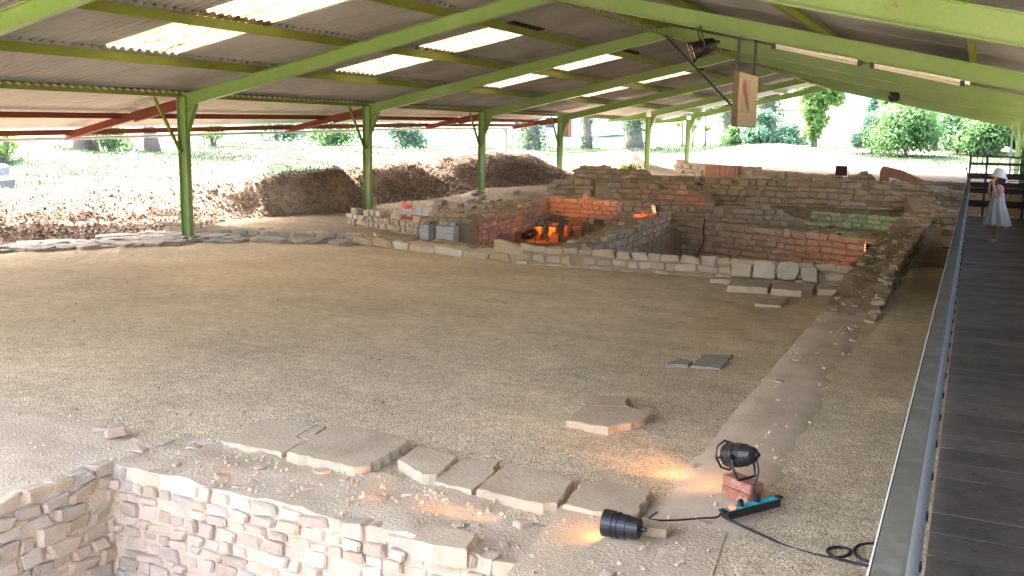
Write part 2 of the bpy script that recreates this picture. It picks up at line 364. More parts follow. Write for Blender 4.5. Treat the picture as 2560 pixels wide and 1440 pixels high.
# gravel courtyard sheet
def in_poly(x, y, P):
    c = False; j = len(P)-1
    for i in range(len(P)):
        if (P[i][1] > y) != (P[j][1] > y) and x < (P[j][0]-P[i][0])*(y-P[i][1])/(P[j][1]-P[i][1])+P[i][0]: c = not c
        j = i
    return c
def sheet(name, P, m, step, z, amp, fr, kind='structure'):
    xs = [p[0] for p in P]; ys = [p[1] for p in P]
    nx_ = int((max(xs)-min(xs))/step)+1; ny_ = int((max(ys)-min(ys))/step)+1
    idx = {}; v = []; f = []
    def vid(i, j):
        if (i, j) not in idx:
            x = min(xs)+i*step; y = min(ys)+j*step; idx[i, j] = len(v)
            v.append((x, y, z+amp*(nz3(x*fr, y*fr)+.5*nz3(x*fr*2.7, y*fr*2.7, 3))))
        return idx[i, j]
    for j in range(ny_):
        for i in range(nx_):
            x = min(xs)+(i+.5)*step; y = min(ys)+(j+.5)*step
            if in_poly(x+.09*nz3(x*2.3, y*2.3, 8), y+.09*nz3(x*2.3, y*2.3, 6), P): f.append((vid(i, j), vid(i+1, j), vid(i+1, j+1), vid(i, j+1)))
    me = bpy.data.meshes.new(name); me.from_pydata(v, [], f); me.update(); me.polygons.foreach_set('use_smooth', [True]*len(f)); me.materials.append(m)
    return tag(mesh_obj(name, me), kind=kind)
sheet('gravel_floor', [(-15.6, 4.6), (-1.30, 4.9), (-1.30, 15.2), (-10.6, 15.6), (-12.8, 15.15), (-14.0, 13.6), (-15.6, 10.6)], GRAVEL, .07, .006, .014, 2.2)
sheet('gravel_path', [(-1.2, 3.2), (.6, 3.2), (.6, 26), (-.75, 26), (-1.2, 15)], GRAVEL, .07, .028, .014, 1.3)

# ---------------------------------------------------------------- masonry
_sv = {}
def stone_mesh(m, rough=.10, bev=.12, nvar=14, kind='stone'):
    key = (m.name, rough, bev, kind)
    if key not in _sv:
        L = []
        for k in range(nvar):
            bm = bmesh.new(); bmesh.ops.create_cube(bm, size=1)
            for v in bm.verts: v.co += Vector((random.uniform(-1, 1), random.uniform(-.6, .6), random.uniform(-1, 1)))*rough
            bmesh.ops.bevel(bm, geom=bm.edges[:], offset=bev*random.uniform(.7, 1.3), segments=1, affect='EDGES', profile=.6)
            for v in bm.verts: v.co += Vector((random.uniform(-1, 1), random.uniform(-1, 1), random.uniform(-1, 1)))*rough*.32
            me = bpy.data.meshes.new(kind); bm.to_mesh(me); bm.free(); me.materials.append(m); L.append(me)
        _sv[key] = L
    return random.choice(_sv[key])

def wall(name, label, a, b, z0, zt, thick, m=None, mc=None, course=(.08, .12), sw=(.14, .28), top=.5, group=None, cat='wall', prot=.02, zbase=None, miss=.06, toprough=.05, frontstones=True, gap=.018, cap=None, rot=.07, chips=0, mats=None, topm=None, rough=.16, rec=.014, ts=(.06, .16), taper=0.):
    m = m or OCHRE; mc = mc or OCHREM
    a = Vector((*a, 0)); b = Vector((*b, 0)); L = (b-a).length; d = (b-a)/L; nf = Vector((d.y, -d.x, 0)); ang = math.atan2(d.y, d.x)
    ztf = zt if callable(zt) else (lambda u: zt)
    root = empty(name, (a.x, a.y, z0), label=label, cat=cat, group=group)
    off = Vector((a.x, a.y, z0))
    def W(u, v, z): return a+d*u-nf*v+Vector((0, 0, z))-off
    # core
    nu = max(4, int(L/.09)); nv = max(3, int(thick/.09)); V = []; F = []
    def topz(u, v):
        p = a+d*u-nf*v
        tp = taper*(1-sm(0, .16+.10*nz3(p.x*2, p.y*2.2, 6), v)+1-sm(0, .16+.10*nz3(p.x*2, p.y*2.2, 16), thick-v)) if taper else 0
        return ztf(u)-.03-tp+toprough*(nz3(p.x*3.1, p.y*3.1, 1)+.6*nz3(p.x*8, p.y*8, 2))
    for i in range(nu+1):
        for j in range(nv+1):
            u = L*i/nu; v = rec+(thick-rec)*j/nv
            if j == 0: v += .012*nz3(u*7, ztf(u)*7, 4)
            V.append(W(u, v, topz(u, v)))
    F += [(i*(nv+1)+j, (i+1)*(nv+1)+j, (i+1)*(nv+1)+j+1, i*(nv+1)+j+1) for i in range(nu) for j in range(nv)]
    nzr = max(3, int((max(ztf(L*i/8) for i in range(9))-z0)/.07)); k0 = len(V)
    for side in (0, 1):
        base = len(V)
        for i in range(nu+1):
            u = L*i/nu
            for r in range(nzr+1):
                v = rec if side == 0 else thick
                tz = topz(u, v); z = tz+(z0-tz)*r/nzr
                dv = 0 if r == 0 else .02*nz3(u*6+side*9, z*6, 5)+.01*nz3(u*15, z*15, 7)
                if r == 0 and side == 0: v += .012*nz3(u*7, ztf(u)*7, 4)
                V.append(W(u, v+dv, z))
        F += [(base+i*(nzr+1)+r, base+i*(nzr+1)+r+1, base+(i+1)*(nzr+1)+r+1, base+(i+1)*(nzr+1)+r) for i in range(nu) for r in range(nzr)]
    for i in (0, nu):
        u = L*i/nu; base = len(V)
        for j in range(nv+1):
            v = .03+(thick-.03)*j/nv
            for r in range(nzr+1):
                tz = topz(u, v); z = tz+(z0-tz)*r/nzr
                V.append(W(u+(0 if r == 0 else .02*nz3(v*6, z*6, i)), v, z))
        F += [(base+j*(nzr+1)+r, base+j*(nzr+1)+r+1, base+(j+1)*(nzr+1)+r+1, base+(j+1)*(nzr+1)+r) for j in range(nv) for r in range(nzr)]
    mb = MB(); mb.add(V, F); co = mb.obj('core', mc, root, smooth=True)
    rs = random.Random(hash(label) % 100000 if False else sum(map(ord, label)))
    pick = (lambda: rs.choice(mats)) if mats else (lambda: m)
    cnt = 0
    if frontstones:
        z = z0 if zbase is None else zbase; zmax = max(ztf(L*i/20) for i in range(21))
        while z < zmax-.02:
            h = rs.uniform(*course); u = rs.uniform(-.08, 0)
            while u < L:
                wd = rs.uniform(*sw)*(1.35 if rs.random() < .15 else 1); uc = u+wd/2; zc = z+h/2
                hh = h*rs.uniform(.82, 1.1)
                if 0 <= uc <= L and zc < ztf(uc)+.01 and rs.random() > miss:
                    dp = rs.uniform(.10, .16); pr = prot+rs.uniform(-.012, .018)
                    o = mesh_obj('stone', stone_mesh(pick(), rough), root, W(uc, dp/2-pr, zc+.012*nz3(uc*1.5, zc*2, 3)*2),
                                 (rs.uniform(-rot, rot), rs.uniform(-rot, rot)*1.4, ang+rs.uniform(-rot, rot)), (wd-gap, dp, hh-gap))
                    cnt += 1
                u += wd
            z += h
    # stones lying in the top of the wall
    nt_ = int(L*thick*top*14)
    for k in range(nt_):
        u = rs.uniform(.03, L-.03); v = rs.uniform(.08, thick-.04); s = rs.uniform(*ts)
        o = mesh_obj('stone', stone_mesh((topm or pick()) if not callable(topm) else topm(), rough), root, W(u, v, topz(u, v)+rs.uniform(-.025, .006)),
                     (rs.uniform(-.2, .2), rs.uniform(-.2, .2), rs.uniform(0, 6.28)), (s, s*rs.uniform(.5, .9), s*rs.uniform(.3, .55)))
    if chips:
        mb = MB(); 
        for k in range(int(chips*L*thick)):
            u = rs.uniform(0, L); v = rs.uniform(.05, thick); s = rs.uniform(.006, .022); p = W(u, v, topz(u, v)+s*.2)
            e = Euler((rs.uniform(0, 6), rs.uniform(0, 6), rs.uniform(0, 6))).to_matrix()
            vs_ = [p+e@Vector(q)*s for q in ((1, 0, -.3), (-.5, .8, -.3), (-.5, -.8, -.3), (.1, .1, .6), (.6, .7, .2))]
            mb.add(vs_, [(0, 2, 1), (0, 1, 4), (0, 4, 3), (1, 3, 4), (0, 3, 2), (1, 2, 3)])
        tag(mb.raw('rubble_chips', mc, root), kind='stuff')
    return root

# near room: two visible faces of its wall
NEAR = [LIMEST, LIMEST, LIMEST, GREYST]
wall('masonry_wall', 'pale limestone room wall with coursed blocks and rubble top beside the stone slabs', (-5.07, 4.43), (-1.5, 4.30), -1.25,
     lambda u: .055-.05*sm(2.2, 3.2, u), .72, LIMEST, MORTAR, (.065, .10), (.09, .21), 1.0, chips=110, mats=[LIMEST]*14+[GREYST], topm=LIMEST, toprough=.04, prot=.010, gap=.011, rough=.12, rot=.04, rec=.010, ts=(.04, .11), miss=.02)
wall('masonry_wall', 'short pale room wall with broad flat mortar top meeting the coursed wall at a corner', (-5.06, 2.2), (-5.02, 5.06), -1.25, .045, 6.2, LIMEST, MORTAR,
     (.085, .12), (.12, .22), .05, chips=25, mats=[LIMEST]*8+[GREYST], topm=LIMEST, toprough=.025, rot=.09, rough=.15, prot=.014, gap=.012, rec=.010, ts=(.04, .1))
wall('mortar_footing', 'flush flat mortar footing running along the gravel beside the walkway', (-.90, 3.6), (-.93, 12.6), -.3, lambda u: .066, .70, LIMEST, STRIPM,
     (.1, .15), (.2, .3), .10, chips=14, topm=LIMEST, toprough=.010, frontstones=False, taper=.030, ts=(.04, .12))
wall('mortar_footing', 'cracked mortar apron under the black spotlight beside the room wall', (-1.95, 4.0), (-.98, 4.1), -.3, .07, 1.1, LIMEST, MORTAR,
     (.1, .15), (.2, .3), .3, chips=60, topm=LIMEST, toprough=.028, frontstones=False)
# single bigger blocks on the near wall top
def slab(name, label, pts, z0, th, m, cat='slab', group=None, tilt=None, crack=False, jag=.024):
    # outline in plan, irregular broken edge, softened arris
    if z0 < .3: pts = [(x*.975, y*.975) for x, y in pts]
    n = len(pts); P = []
    for i in range(n):
        a = Vector(pts[i]); b = Vector(pts[(i+1) % n]); k = max(2, int((b-a).length/.055))
        for q in range(k):
            p = a.lerp(b, q/k); t = Vector((-(b-a).y, (b-a).x)).normalized()
            P.append(p+t*(jag*(nz3(p.x*9, p.y*9, 2)+.7*nz3(p.x*23, p.y*23, 5)) if q else 0))
    c = sum(P, Vector((0, 0)))/len(P); N = len(P)
    mb = MB(); rings = [(1.0, 0), (1.0, th*.55), (.985, th*.93), (.955, th)]
    V = []
    for s, z in rings:
        for p in P:
            q = c+(p-c)*s; dz = z+(.004*nz3(q.x*4, q.y*4, 1) if z > th*.5 else 0)
            if 0 < z < th: q = q+(q-c).normalized()*.008*nz3(q.x*20, q.y*20, z*30)
            V.append((q.x-c.x, q.y-c.y, dz))
    F = [(r*N+i, r*N+(i+1) % N, (r+1)*N+(i+1) % N, (r+1)*N+i) for r in range(len(rings)-1) for i in range(N)]
    k = len(V); 
    for s in (.7, .4):
        for p in P:
            q = c+(p-c)*s; V.append((q.x-c.x, q.y-c.y, th+.004*nz3(q.x*4, q.y*4, 1)))
    F += [(3*N+i, 3*N+(i+1) % N, k+(i+1) % N, k+i) for i in range(N)]+[(k+i, k+(i+1) % N, k+N+(i+1) % N, k+N+i) for i in range(N)]
    V.append((0, 0, th+.004*nz3(c.x*4, c.y*4, 1))); F += [(k+N+i, k+N+(i+1) % N, len(V)-1) for i in range(N)]
    F.append(tuple(range(N-1, -1, -1)))
    mb.add(V, F); o = mb.obj(name, m, smooth=False, loc=(c.x, c.y, z0), rot=tilt or (0, 0, 0))
    return tag(o, label, cat, group)
G6 = 'paving slabs along the room wall'
slab('stone_slab', 'cracked flat slab at the western end of the slab row, its corner broken', [(-4.82, 5.22), (-4.86, 5.86), (-4.42, 5.90), (-4.38, 5.56), (-4.24, 5.52), (-4.23, 5.20)], -.055, .10, SLAB, group=G6)
slab('stone_slab', 'small broken corner piece lodged against the cracked slab', [(-4.40, 5.60), (-4.44, 5.905), (-4.36, 5.90), (-4.25, 5.54)], -.055, .095, SLAB, group=G6)
slab('stone_slab', 'largest squarish slab in the row with a rough thick side', [(-4.17, 5.17), (-4.27, 5.84), (-4.1, 5.90), (-3.7, 5.88), (-3.53, 5.78), (-3.50, 5.22), (-3.56, 5.12)], -.055, .13, SLAB, group=G6)
slab('stone_slab', 'smallest thick slab with a pale chipped front, beside the largest slab', [(-3.40, 5.40), (-3.43, 5.72), (-3.07, 5.67), (-3.02, 5.27), (-3.10, 5.22)], -.055, .13, SLAB, group=G6)
slab('stone_slab', 'middle slab with a grey chipped front edge touching its wider neighbour', [(-3.00, 5.20), (-3.06, 5.66), (-2.80, 5.76), (-2.72, 5.5), (-2.71, 5.17)], -.055, .11, SLAB, group=G6)
slab('stone_slab', 'wide low slab second from the mortar footing in the row', [(-2.685, 5.18), (-2.71, 5.5), (-2.72, 5.68), (-2.35, 5.72), (-2.19, 5.62), (-2.13, 5.2), (-2.2, 5.14)], -.055, .12, SLAB, group=G6)
slab('stone_slab', 'eastern end slab with a hairline crack, beside the mortar footing', [(-2.09, 5.18), (-2.13, 5.60), (-1.98, 5.70), (-1.68, 5.66), (-1.63, 5.24), (-1.7, 5.17)], -.055, .13, SLAB, group=G6)
slab('stone_slab', 'broken warm-lit slab lying alone on gravel in the spotlight beam', [(-2.74, 6.82), (-2.80, 7.3), (-2.42, 7.42), (-2.19, 7.36), (-2.2, 7.16), (-2.38, 6.80)], -.02, .085, SLAB)
slab('stone_slab', 'broken half slab lying behind the warm-lit slab on gravel', [(-2.80, 7.32), (-2.83, 7.62), (-2.53, 7.76), (-2.5, 7.58), (-2.43, 7.44)], -.02, .08, SLAB)
slab('stone_slab', 'thin dark square slab lying on the open gravel', [(-2.39, 9.24), (-2.41, 9.80), (-2.12, 9.93), (-2.10, 9.26)], .0, .03, SLABD)
slab('stone_slab', 'small dark broken piece beside the thin dark square slab', [(-2.62, 9.13), (-2.58, 9.47), (-2.42, 9.42), (-2.41, 9.22)], .0, .035, SLABD)
slab('stone_slab', 'flat step slab left of its twin before the leaning white slabs', [(-3.16, 14.12), (-3.24, 14.75), (-2.62, 14.72), (-2.58, 14.16)], .0, .10, SLAB)
slab('stone_slab', 'flat step slab with a broken corner before the leaning white slabs', [(-2.53, 14.14), (-2.56, 14.78), (-2.0, 14.85), (-1.98, 14.4), (-2.1, 14.14)], .0, .10, SLAB)
slab('stone_slab', 'broad low step slab reaching to the raised eastern wall', [(-1.93, 14.5), (-1.97, 15.0), (-1.5, 15.05), (-1.46, 14.6)], .0, .09, SLAB)
slab('stone_slab', 'long low pale slab bedded against the far low wall', [(-3.6, 14.85), (-3.55, 15.1), (-2.1, 15.1), (-2.1, 14.92)], .0, .07, SLAB)
slab('stone_slab', 'low half-buried slab alone on gravel before the step slabs', [(-2.55, 13.1), (-2.5, 13.55), (-2.22, 13.9), (-2.2, 13.1)], -.02, .06, SLAB)
slab('cut_block', 'smooth cut block bedded in the top edge of the room wall', [(-2.66, 4.36), (-2.7, 4.60), (-2.38, 4.62), (-2.33, 4.40)], -.06, .11, SLAB, cat='block')
tag(mesh_obj('loose_stone', stone_mesh(LIMEST, .16, .14), None, (-5.44, 4.86, .07), (.1, -.12, .9), (.13, .11, .085)), 'pale loose stone perched alone on the mortar at the gravel edge', 'stone')
slab('cut_block', 'yellowish flat stone right behind the black spotlight on the apron', [(-1.56, 5.02), (-1.58, 5.16), (-1.4, 5.14), (-1.4, 5.04)], .05, .05, OCHRE, cat='block')
# white slabs leaning against the far low wall
def leaner(label, x, wd, h, shape, m=SLABW):
    h *= .82
    mb = MB(); n = len(shape); t = .07
    V = [(px*wd, -t/2, pz*h) for px, pz in shape]+[(px*wd*.97, -t/2-.012, pz*h*.97+.01) for px, pz in shape]
    V = [(px*wd, t/2, pz*h) for px, pz in shape]+[(px*wd, -t/2, pz*h) for px, pz in shape]+[((px-.5)*wd*.93+.5*wd, -t/2-.012, (pz-.5)*h*.93+.5*h) for px, pz in shape]
    F = [(i, (i+1) % n, n+(i+1) % n, n+i) for i in range(n)]+[(n+i, n+(i+1) % n, 2*n+(i+1) % n, 2*n+i) for i in range(n)]+[tuple(range(2*n, 3*n)), tuple(range(n-1, -1, -1))]
    mb.add(V, F); o = mb.obj('leaning_slab', m, loc=(x, 14.98, .05), rot=(R(-22), 0, R(4)))
    tag(o, label, 'slab', 'white slabs leaning on the low wall')
leaner('buff rectangular slab leaning on the low wall, leftmost by the courtyard', -3.30, .30, .26, [(0, 0), (1, 0), (1, .95), (.5, 1), (0, .97)], SLAB)
leaner('whitest square slab leaning on the low wall', -2.96, .33, .34, [(0, .02), (1, 0), (1, .7), (.75, .95), (.7, 1), (0, 1)])
leaner('rounded cream slab leaning on the low wall', -2.62, .34, .37, [(.1, .1), (.4, 0), (.85, .06), (1, .4), (.97, .9), (.6, 1), (.1, .92), (0, .5)])
leaner('small cream slab with a slanting side leaning by the rounded one', -2.26, .26, .29, [(.2, .03), (1, 0), (.93, .95), (.5, 1), (0, .9)])

# far ruins (each wall is a thing of its own)
FAR = [OCHRE]*14+[LIMEST]
def step(*pts): return lambda u: tab(pts, u)
wall('ruined_wall', 'low two-course wall closing the far side of the gravel court', (-6.9, 14.85), (-1.5, 15.15), -.2, lambda u: .27+.03*nz3(u*2, 3), .5, course=(.10, .15), sw=(.18, .36), top=.5, mats=FAR, chips=50)
wall('ruined_wall', 'long yellowish kerb of big worn blocks before the hypocaust room', (-10.9, 15.75), (-6.9, 14.88), -.2, lambda u: .17+.02*u+.03*nz3(u*2.5, 5), .55, mc=OCHREL, course=(.16, .2), sw=(.3, .6), top=.25, mats=[OCHRE]*5+[SLABW], chips=40, zbase=-.01)
wall('ruined_wall', 'low kerb wall of small stones behind the first green column', (-15.3, 15.25), (-10.9, 16.15), -.2, lambda u: .2-.015*u, .45, course=(.09, .13), sw=(.12, .26), top=.5, mats=[GREYST]*4+[LIMEST]*3+[OCHRE], mc=MORTAR, chips=60)
wall('ruined_wall', 'sunken pit wall of red-lit and ochre coursed blocks', (-5.95, 21.3), (-1.5, 19.7), -.8, lambda u: .34+.05*nz3(u*1.8, 1)-.02*u, .6, course=(.10, .16), sw=(.16, .34), top=.6, mats=[OCHRE]*5+[LIMEST]*2, chips=40, prot=.03)
wall('ruined_wall', 'rubble dividing wall between the pit and the hypocaust room', (-5.75, 15.3), (-6.15, 21.4), -.8, lambda u: .32+.05*nz3(u*1.5, 7)+.03*u, .62, mc=OCHREL, course=(.10, .16), sw=(.14, .3), top=.9, mats=FAR, chips=60)
wall('ruined_wall', 'long raised eastern wall of rubble beside the walkway', (-.95, 12.2), (-.80, 25.5), -.2, lambda u: .03+.27*sm(0, 3.5, u)+.06*nz3(u*1.3, 2)+.01*u, .66, mc=OCHREL, course=(.09, .14), sw=(.15, .3), top=.9, mats=FAR, chips=70, topm=None)
wall('ruined_wall', 'inner western face of the eastern rubble wall above the pit', (-1.55, 20.4), (-1.5, 15.4), -.8, .27, .2, course=(.10, .15), sw=(.15, .3), top=.3, mats=FAR)
wall('ruined_wall', 'back wall of the hypocaust room glowing orange in lamplight', (-10.4, 22.9), (-6.7, 22.7), -.3, lambda u: .62+.06*nz3(u*1.6, 9)-.2*sm(2.9, 3.6, u), .55, LIMEST, course=(.10, .15), sw=(.14, .26), top=.6, mats=[LIMEST]*4+[OCHRE]*2, chips=40)
wall('ruined_wall', 'west wall of the hypocaust room with broken grey top', (-9.3, 17.4), (-9.75, 22.8), -.3, lambda u: .32+.08*nz3(u*1.5, 4)+.05*u, .7, course=(.10, .15), sw=(.14, .28), top=.8, mats=[OCHRE]*5+[GREYST]*3, chips=70)
wall('ruined_wall', 'short ochre wall beside the second green column', (-13.0, 18.6), (-10.4, 17.6), -.2, lambda u: .36+.06*nz3(u*3, 4)-.0*u, .55, course=(.10, .15), sw=(.12, .28), top=.9, mats=[OCHRE]*3+[LIMEST]+[GREYST]*2, chips=60)
wall('ruined_wall', 'rubble wall with a rounded crest behind the pit wall', (-6.9, 23.1), (-3.0, 23.6), .0, lambda u: .52+.10*nz3(u*1.1, 8)-.30*sm(2.4, 3.9, u), .6, course=(.10, .15), sw=(.16, .34), top=.7, mats=FAR, chips=40)
wall('ruined_wall', 'low curved wall with green lamplight on its stones', (-3.4, 23.9), (-1.3, 23.2), .0, lambda u: .42+.03*nz3(u*2, 3), .5, LIMEST, course=(.10, .14), sw=(.14, .26), top=.6, mats=[LIMEST]*3+[GREYST], chips=30)
wall('ruined_wall', 'long ochre terrace wall of coarse blocks behind the curved wall', (-6.9, 27.3), (-1.0, 27.6), .0, lambda u: .92+.05*nz3(u*1.7, 12), .7, course=(.12, .2), sw=(.18, .4), top=.6, mats=[OCHRE]*7+[LIMEST], chips=30)
wall('ruined_wall', 'stepped ochre rubble mass with a red-lit recess', (-9.2, 25.9), (-6.4, 26.3), .0, step((0, .95), (.5, 1.0), (.55, .86), (1.3, .84), (1.35, .72), (2.0, .8), (2.8, .55)), .9, course=(.11, .18), sw=(.16, .36), top=.9, mats=[OCHRE]*5+[GREYST]*2, chips=60)
wall('ruined_wall', 'tall broken corner pier at the foot of the long earth mound', (-11.1, 25.8), (-9.9, 26.0), .0, step((0, .7), (.3, .86), (.7, .98), (1.2, .9)), .9, course=(.11, .18), sw=(.16, .34), top=1, mats=[OCHRE]*3+[GREYST]*2, chips=60)
wall('ruined_wall', 'ragged rubble wall stepping down toward the sandy heap', (-12.6, 31.5), (-8.4, 32.2), .2, step((0, 1.0), (1.0, 1.12), (1.4, 1.0), (2.5, 1.02), (2.6, .82), (4.3, .8)), .8, course=(.12, .18), sw=(.18, .38), top=.8, mats=FAR, chips=40)
wall('ruined_wall', 'rough ochre wall in front of the orange niche', (-8.4, 32.4), (-1.2, 33.0), .2, lambda u: .82+.06*nz3(u*1.2, 22), .8, course=(.12, .18), sw=(.2, .42), top=.6, mats=FAR, chips=30)
wall('ruined_wall', 'farthest daylit wall with pinkish plaster patches and an orange niche', (-11.2, 39.4), (-4.0, 38.2), .3, lambda u: 1.12-.06*u+.04*nz3(u*1.1, 31), .6, LIMEST, course=(.13, .2), sw=(.22, .45), top=.5, mats=[LIMEST]*3+[OCHRE]*2, mc=MORTAR, chips=30)
wall('ruined_wall', 'low end wall of pale stones crossing beneath the walkway', (-.8, 24.2), (2.2, 24.6), .0, lambda u: .5+.05*nz3(u*2, 41), .6, course=(.11, .16), sw=(.18, .36), top=.7, mats=FAR)
wall('ruined_wall', 'low far rubble wall between the leaning tile ruin and the walkway', (-2.6, 36.6), (.3, 36.2), .3, lambda u: .72+.08*nz3(u*2, 51), .6, course=(.12, .17), sw=(.18, .36), top=.8, mats=[OCHRE, GREYST, LIMEST])
wall('ruined_wall', 'low pale rubble wall beside the parapet before the end barrier', (-1.3, 29.2), (.1, 29.4), .2, lambda u: .78+.06*nz3(u*2, 61), .8, course=(.11, .16), sw=(.18, .34), top=1, mats=FAR, mc=OCHREL)
wall('ruined_wall', 'short spur of rubble linking the eastern wall to the terrace wall', (-.55, 25.4), (-.9, 27.5), .1, lambda u: .5+.1*u, .7, course=(.11, .16), sw=(.18, .34), top=1, mats=FAR, mc=OCHREL)
for k, (x, y, a, b, c) in enumerate(((-.55, 26.2, .5, .35, .25), (-.35, 23.2, .4, .3, .16), (-.5, 31.0, .5, .4, .3), (-1.0, 34.0, .5, .4, .3))):
    tag(mesh_obj('loose_stone', stone_mesh(OCHRE, .13, .14), None, (x, y, height(x, y)+c*.35), (.05, -.06, k*1.3), (a, b, c)), ('long ochre boulder against the spur of rubble beside the parapet', 'flat low boulder beside the parapet near the eastern wall end', 'boulder just behind the low pale rubble wall by the parapet', 'boulder between the tile ruin and the end barrier')[k], 'stone', 'boulders by the parapet')
wall('stone_pier', 'squat round-topped rubble stump near the leaning tile ruin', (-3.7, 33.6), (-2.9, 33.7), .3, step((0, .9), (.4, 1.08), (.8, .92)), .6, course=(.11, .16), sw=(.16, .3), top=1.2, mats=[OCHRE, OCHRE, LIMEST], cat='pier')
# leaning tile ruin
o = MB().prism([(-.55, 0), (-.55, .42), (-.48, .55), (.1, .42), (.75, .12), (.75, 0), (.3, 0), (.0, .16), (-.3, .2), (-.3, 0)], (-2.2, 33.4, .75), (-2.2, 34.0, .75), (1, 0, 0), (0, 0, 1)).obj('tile_ruin', TERRA)
tag(o, 'slumped terracotta tile ruin with a dark hole under its sloping top', 'ruin')
# orange plastered niche on the far wall
o = slab('plaster_panel', 'square of bare reddish plaster on the farthest daylit wall', [(-9.9, 39.05), (-8.5, 38.83), (-8.5, 38.98), (-9.9, 39.2)], .42, .58, mat('red_plaster', (.34, .15, .085), (.4, .2, .13), 3, .9, .3, 20), cat='plaster')

# old flagstone apron left of the gravel
apr = empty('flagstone_apron', (-13.5, 14, 0), label='uneven grey flagstone apron around the foot of the first green column', cat='paving')
rs = random.Random(5)
AP = [(-15.6, 10.9), (-14.1, 13.2), (-12.9, 14.9), (-10.9, 15.6), (-10.9, 16.1), (-15.4, 15.3), (-16.2, 12)]
k = 0
while k < 250:
    x = rs.uniform(-16.2, -10.8); y = rs.uniform(10.8, 16.1)
    if not in_poly(x, y, AP): continue
    s = rs.uniform(.2, .5)
    mesh_obj('flagstone', stone_mesh(GREYST, .14, .1), apr, (x+13.5, y-14, .015+rs.uniform(-.02, .02)), (rs.uniform(-.05, .05), rs.uniform(-.05, .05), rs.uniform(0, 6.28)), (s, s*rs.uniform(.5, .9), .08)); k += 1

# concrete block pillars
def block_pillar(label, x, y, n, wdt, rz=0):
    p = empty('block_pillar', (x, y, -.02), (0, 0, rz), label, 'pillar', 'concrete block pillars of the furnace mouth')
    mb = MB().box((-wdt/2, -.11, 0), (wdt/2, .11, .128)); me_ = mb.mesh('block', CONC)
    for i in range(n): mesh_obj('block', me_, p, (random.uniform(-.006, .006), random.uniform(-.006, .006), .135*i), (0, 0, random.uniform(-.02, .02)))
    for q in range(5): mesh_obj('stone', stone_mesh(GREYST), p, (random.uniform(-wdt/3, wdt/3), random.uniform(-.08, .08), .135*n+.04), (0, 0, random.uniform(0, 6)), (.16, .12, .09))
block_pillar('wider pillar of pale concrete blocks carrying rubble at the furnace mouth', -9.28, 16.6, 3, .38)
block_pillar('narrow concrete block pillar on the dark side of the furnace mouth', -9.8, 16.7, 3, .2)
o = MB().box((-.05, -.05, 0), (.05, .9, .5)).obj('lintel', CONC); bpy.data.objects.remove(o)
wall('ruined_wall', 'rubble spur wall running back from the furnace mouth', (-9.9, 16.95), (-9.05, 17.0), -.05, .6, .5, GREYST, course=(.1, .14), sw=(.12, .24), top=1.2, mats=[GREYST]*2+[OCHRE]*2, chips=80, zbase=.40)
slab('cut_block', 'grey concrete slab lying flat beside the second green column', [(-11.9, 18.7), (-12.0, 19.2), (-10.7, 18.9), (-10.6, 18.4)], .36, .06, CONC, cat='block')
slab('cut_block', 'grey concrete block standing on the flat concrete slab', [(-11.2, 18.55), (-11.25, 18.9), (-10.75, 18.8), (-10.7, 18.45)], .42, .13, CONC, cat='block')
o = MB().box((-.35, -.3, 0), (.35, .3, .34)).obj('concrete_footing', CONC, loc=(-14.15, 21.2, -.42)); tag(o, 'square concrete footing under the second green column', 'footing')

# hypocaust tile stacks
def pila(label, x, y, n, s=.21, lean=0):
    p = empty('tile_stack', (x, y, -.26), (0, 0, random.uniform(-.25, .25)), label, 'tile stack', 'hypocaust tile stacks')
    me_ = stone_mesh(TERRA, .035, .05, 6, 'tile')
    for i in range(n): mesh_obj('tile', stone_mesh(TERRA, .035, .05, 6, 'tile'), p, (random.uniform(-.012, .012)+lean*i, random.uniform(-.012, .012), .03+.052*i), (0, 0, random.uniform(-.08, .08)), (s, s, .046))
NUM = {4: 'four', 5: 'five', 6: 'six'}
for x, y, n in ((-9.12, 19.7, 5), (-9.1, 20.6, 6), (-8.72, 20.7, 6), (-8.55, 20.4, 4), (-8.35, 21.3, 6), (-8.05, 21.9, 5), (-7.75, 21.4, 5), (-7.35, 21.7, 6), (-8.8, 21.8, 5), (-9.2, 21.7, 6), (-7.2, 20.9, 4)):
    pila('%s-tile terracotta stack on the hypocaust floor, %s' % (NUM[n], 'close to the orange wall' if y > 21.2 else 'close to the round spotlight'), x, y, n)
rs = random.Random(3)
for k in range(26):
    x = rs.uniform(-8.6, -6.9); y = rs.uniform(16.0, 18.6)
    o = mesh_obj('broken_tile', stone_mesh(TERRA, .06, .06, 8, 'broken_tile'), None, (x, y, -.22+.02), (rs.uniform(-.15, .15), rs.uniform(-.15, .15), rs.uniform(0, 6)), (rs.uniform(.14, .28), rs.uniform(.12, .2), .05))
    tag(o, 'broken flat tile lying near the front of the hypocaust floor', 'tile', 'broken tiles on the hypocaust floor')
rs = random.Random(77)
for k in range(48):
    x = rs.uniform(-13.2, -9.9); y = rs.uniform(19.0, 25.6); s = rs.uniform(.1, .26)
    o = mesh_obj('loose_stone', stone_mesh(GREYST if k % 2 else OCHRE, .15, .16), None, (x, y, height(x, y)+s*.12), (rs.uniform(-.4, .4), rs.uniform(-.4, .4), rs.uniform(0, 6)), (s, s*.75, s*.5))
    tag(o, '%s %s loose stone on the earth behind the hypocaust west wall, %s' % ('large' if s > .19 else 'small', 'grey' if k % 2 else 'ochre', 'nearer the long mound' if y > 22.5 else 'nearer the second column'), 'stone', 'stones scattered behind the hypocaust')
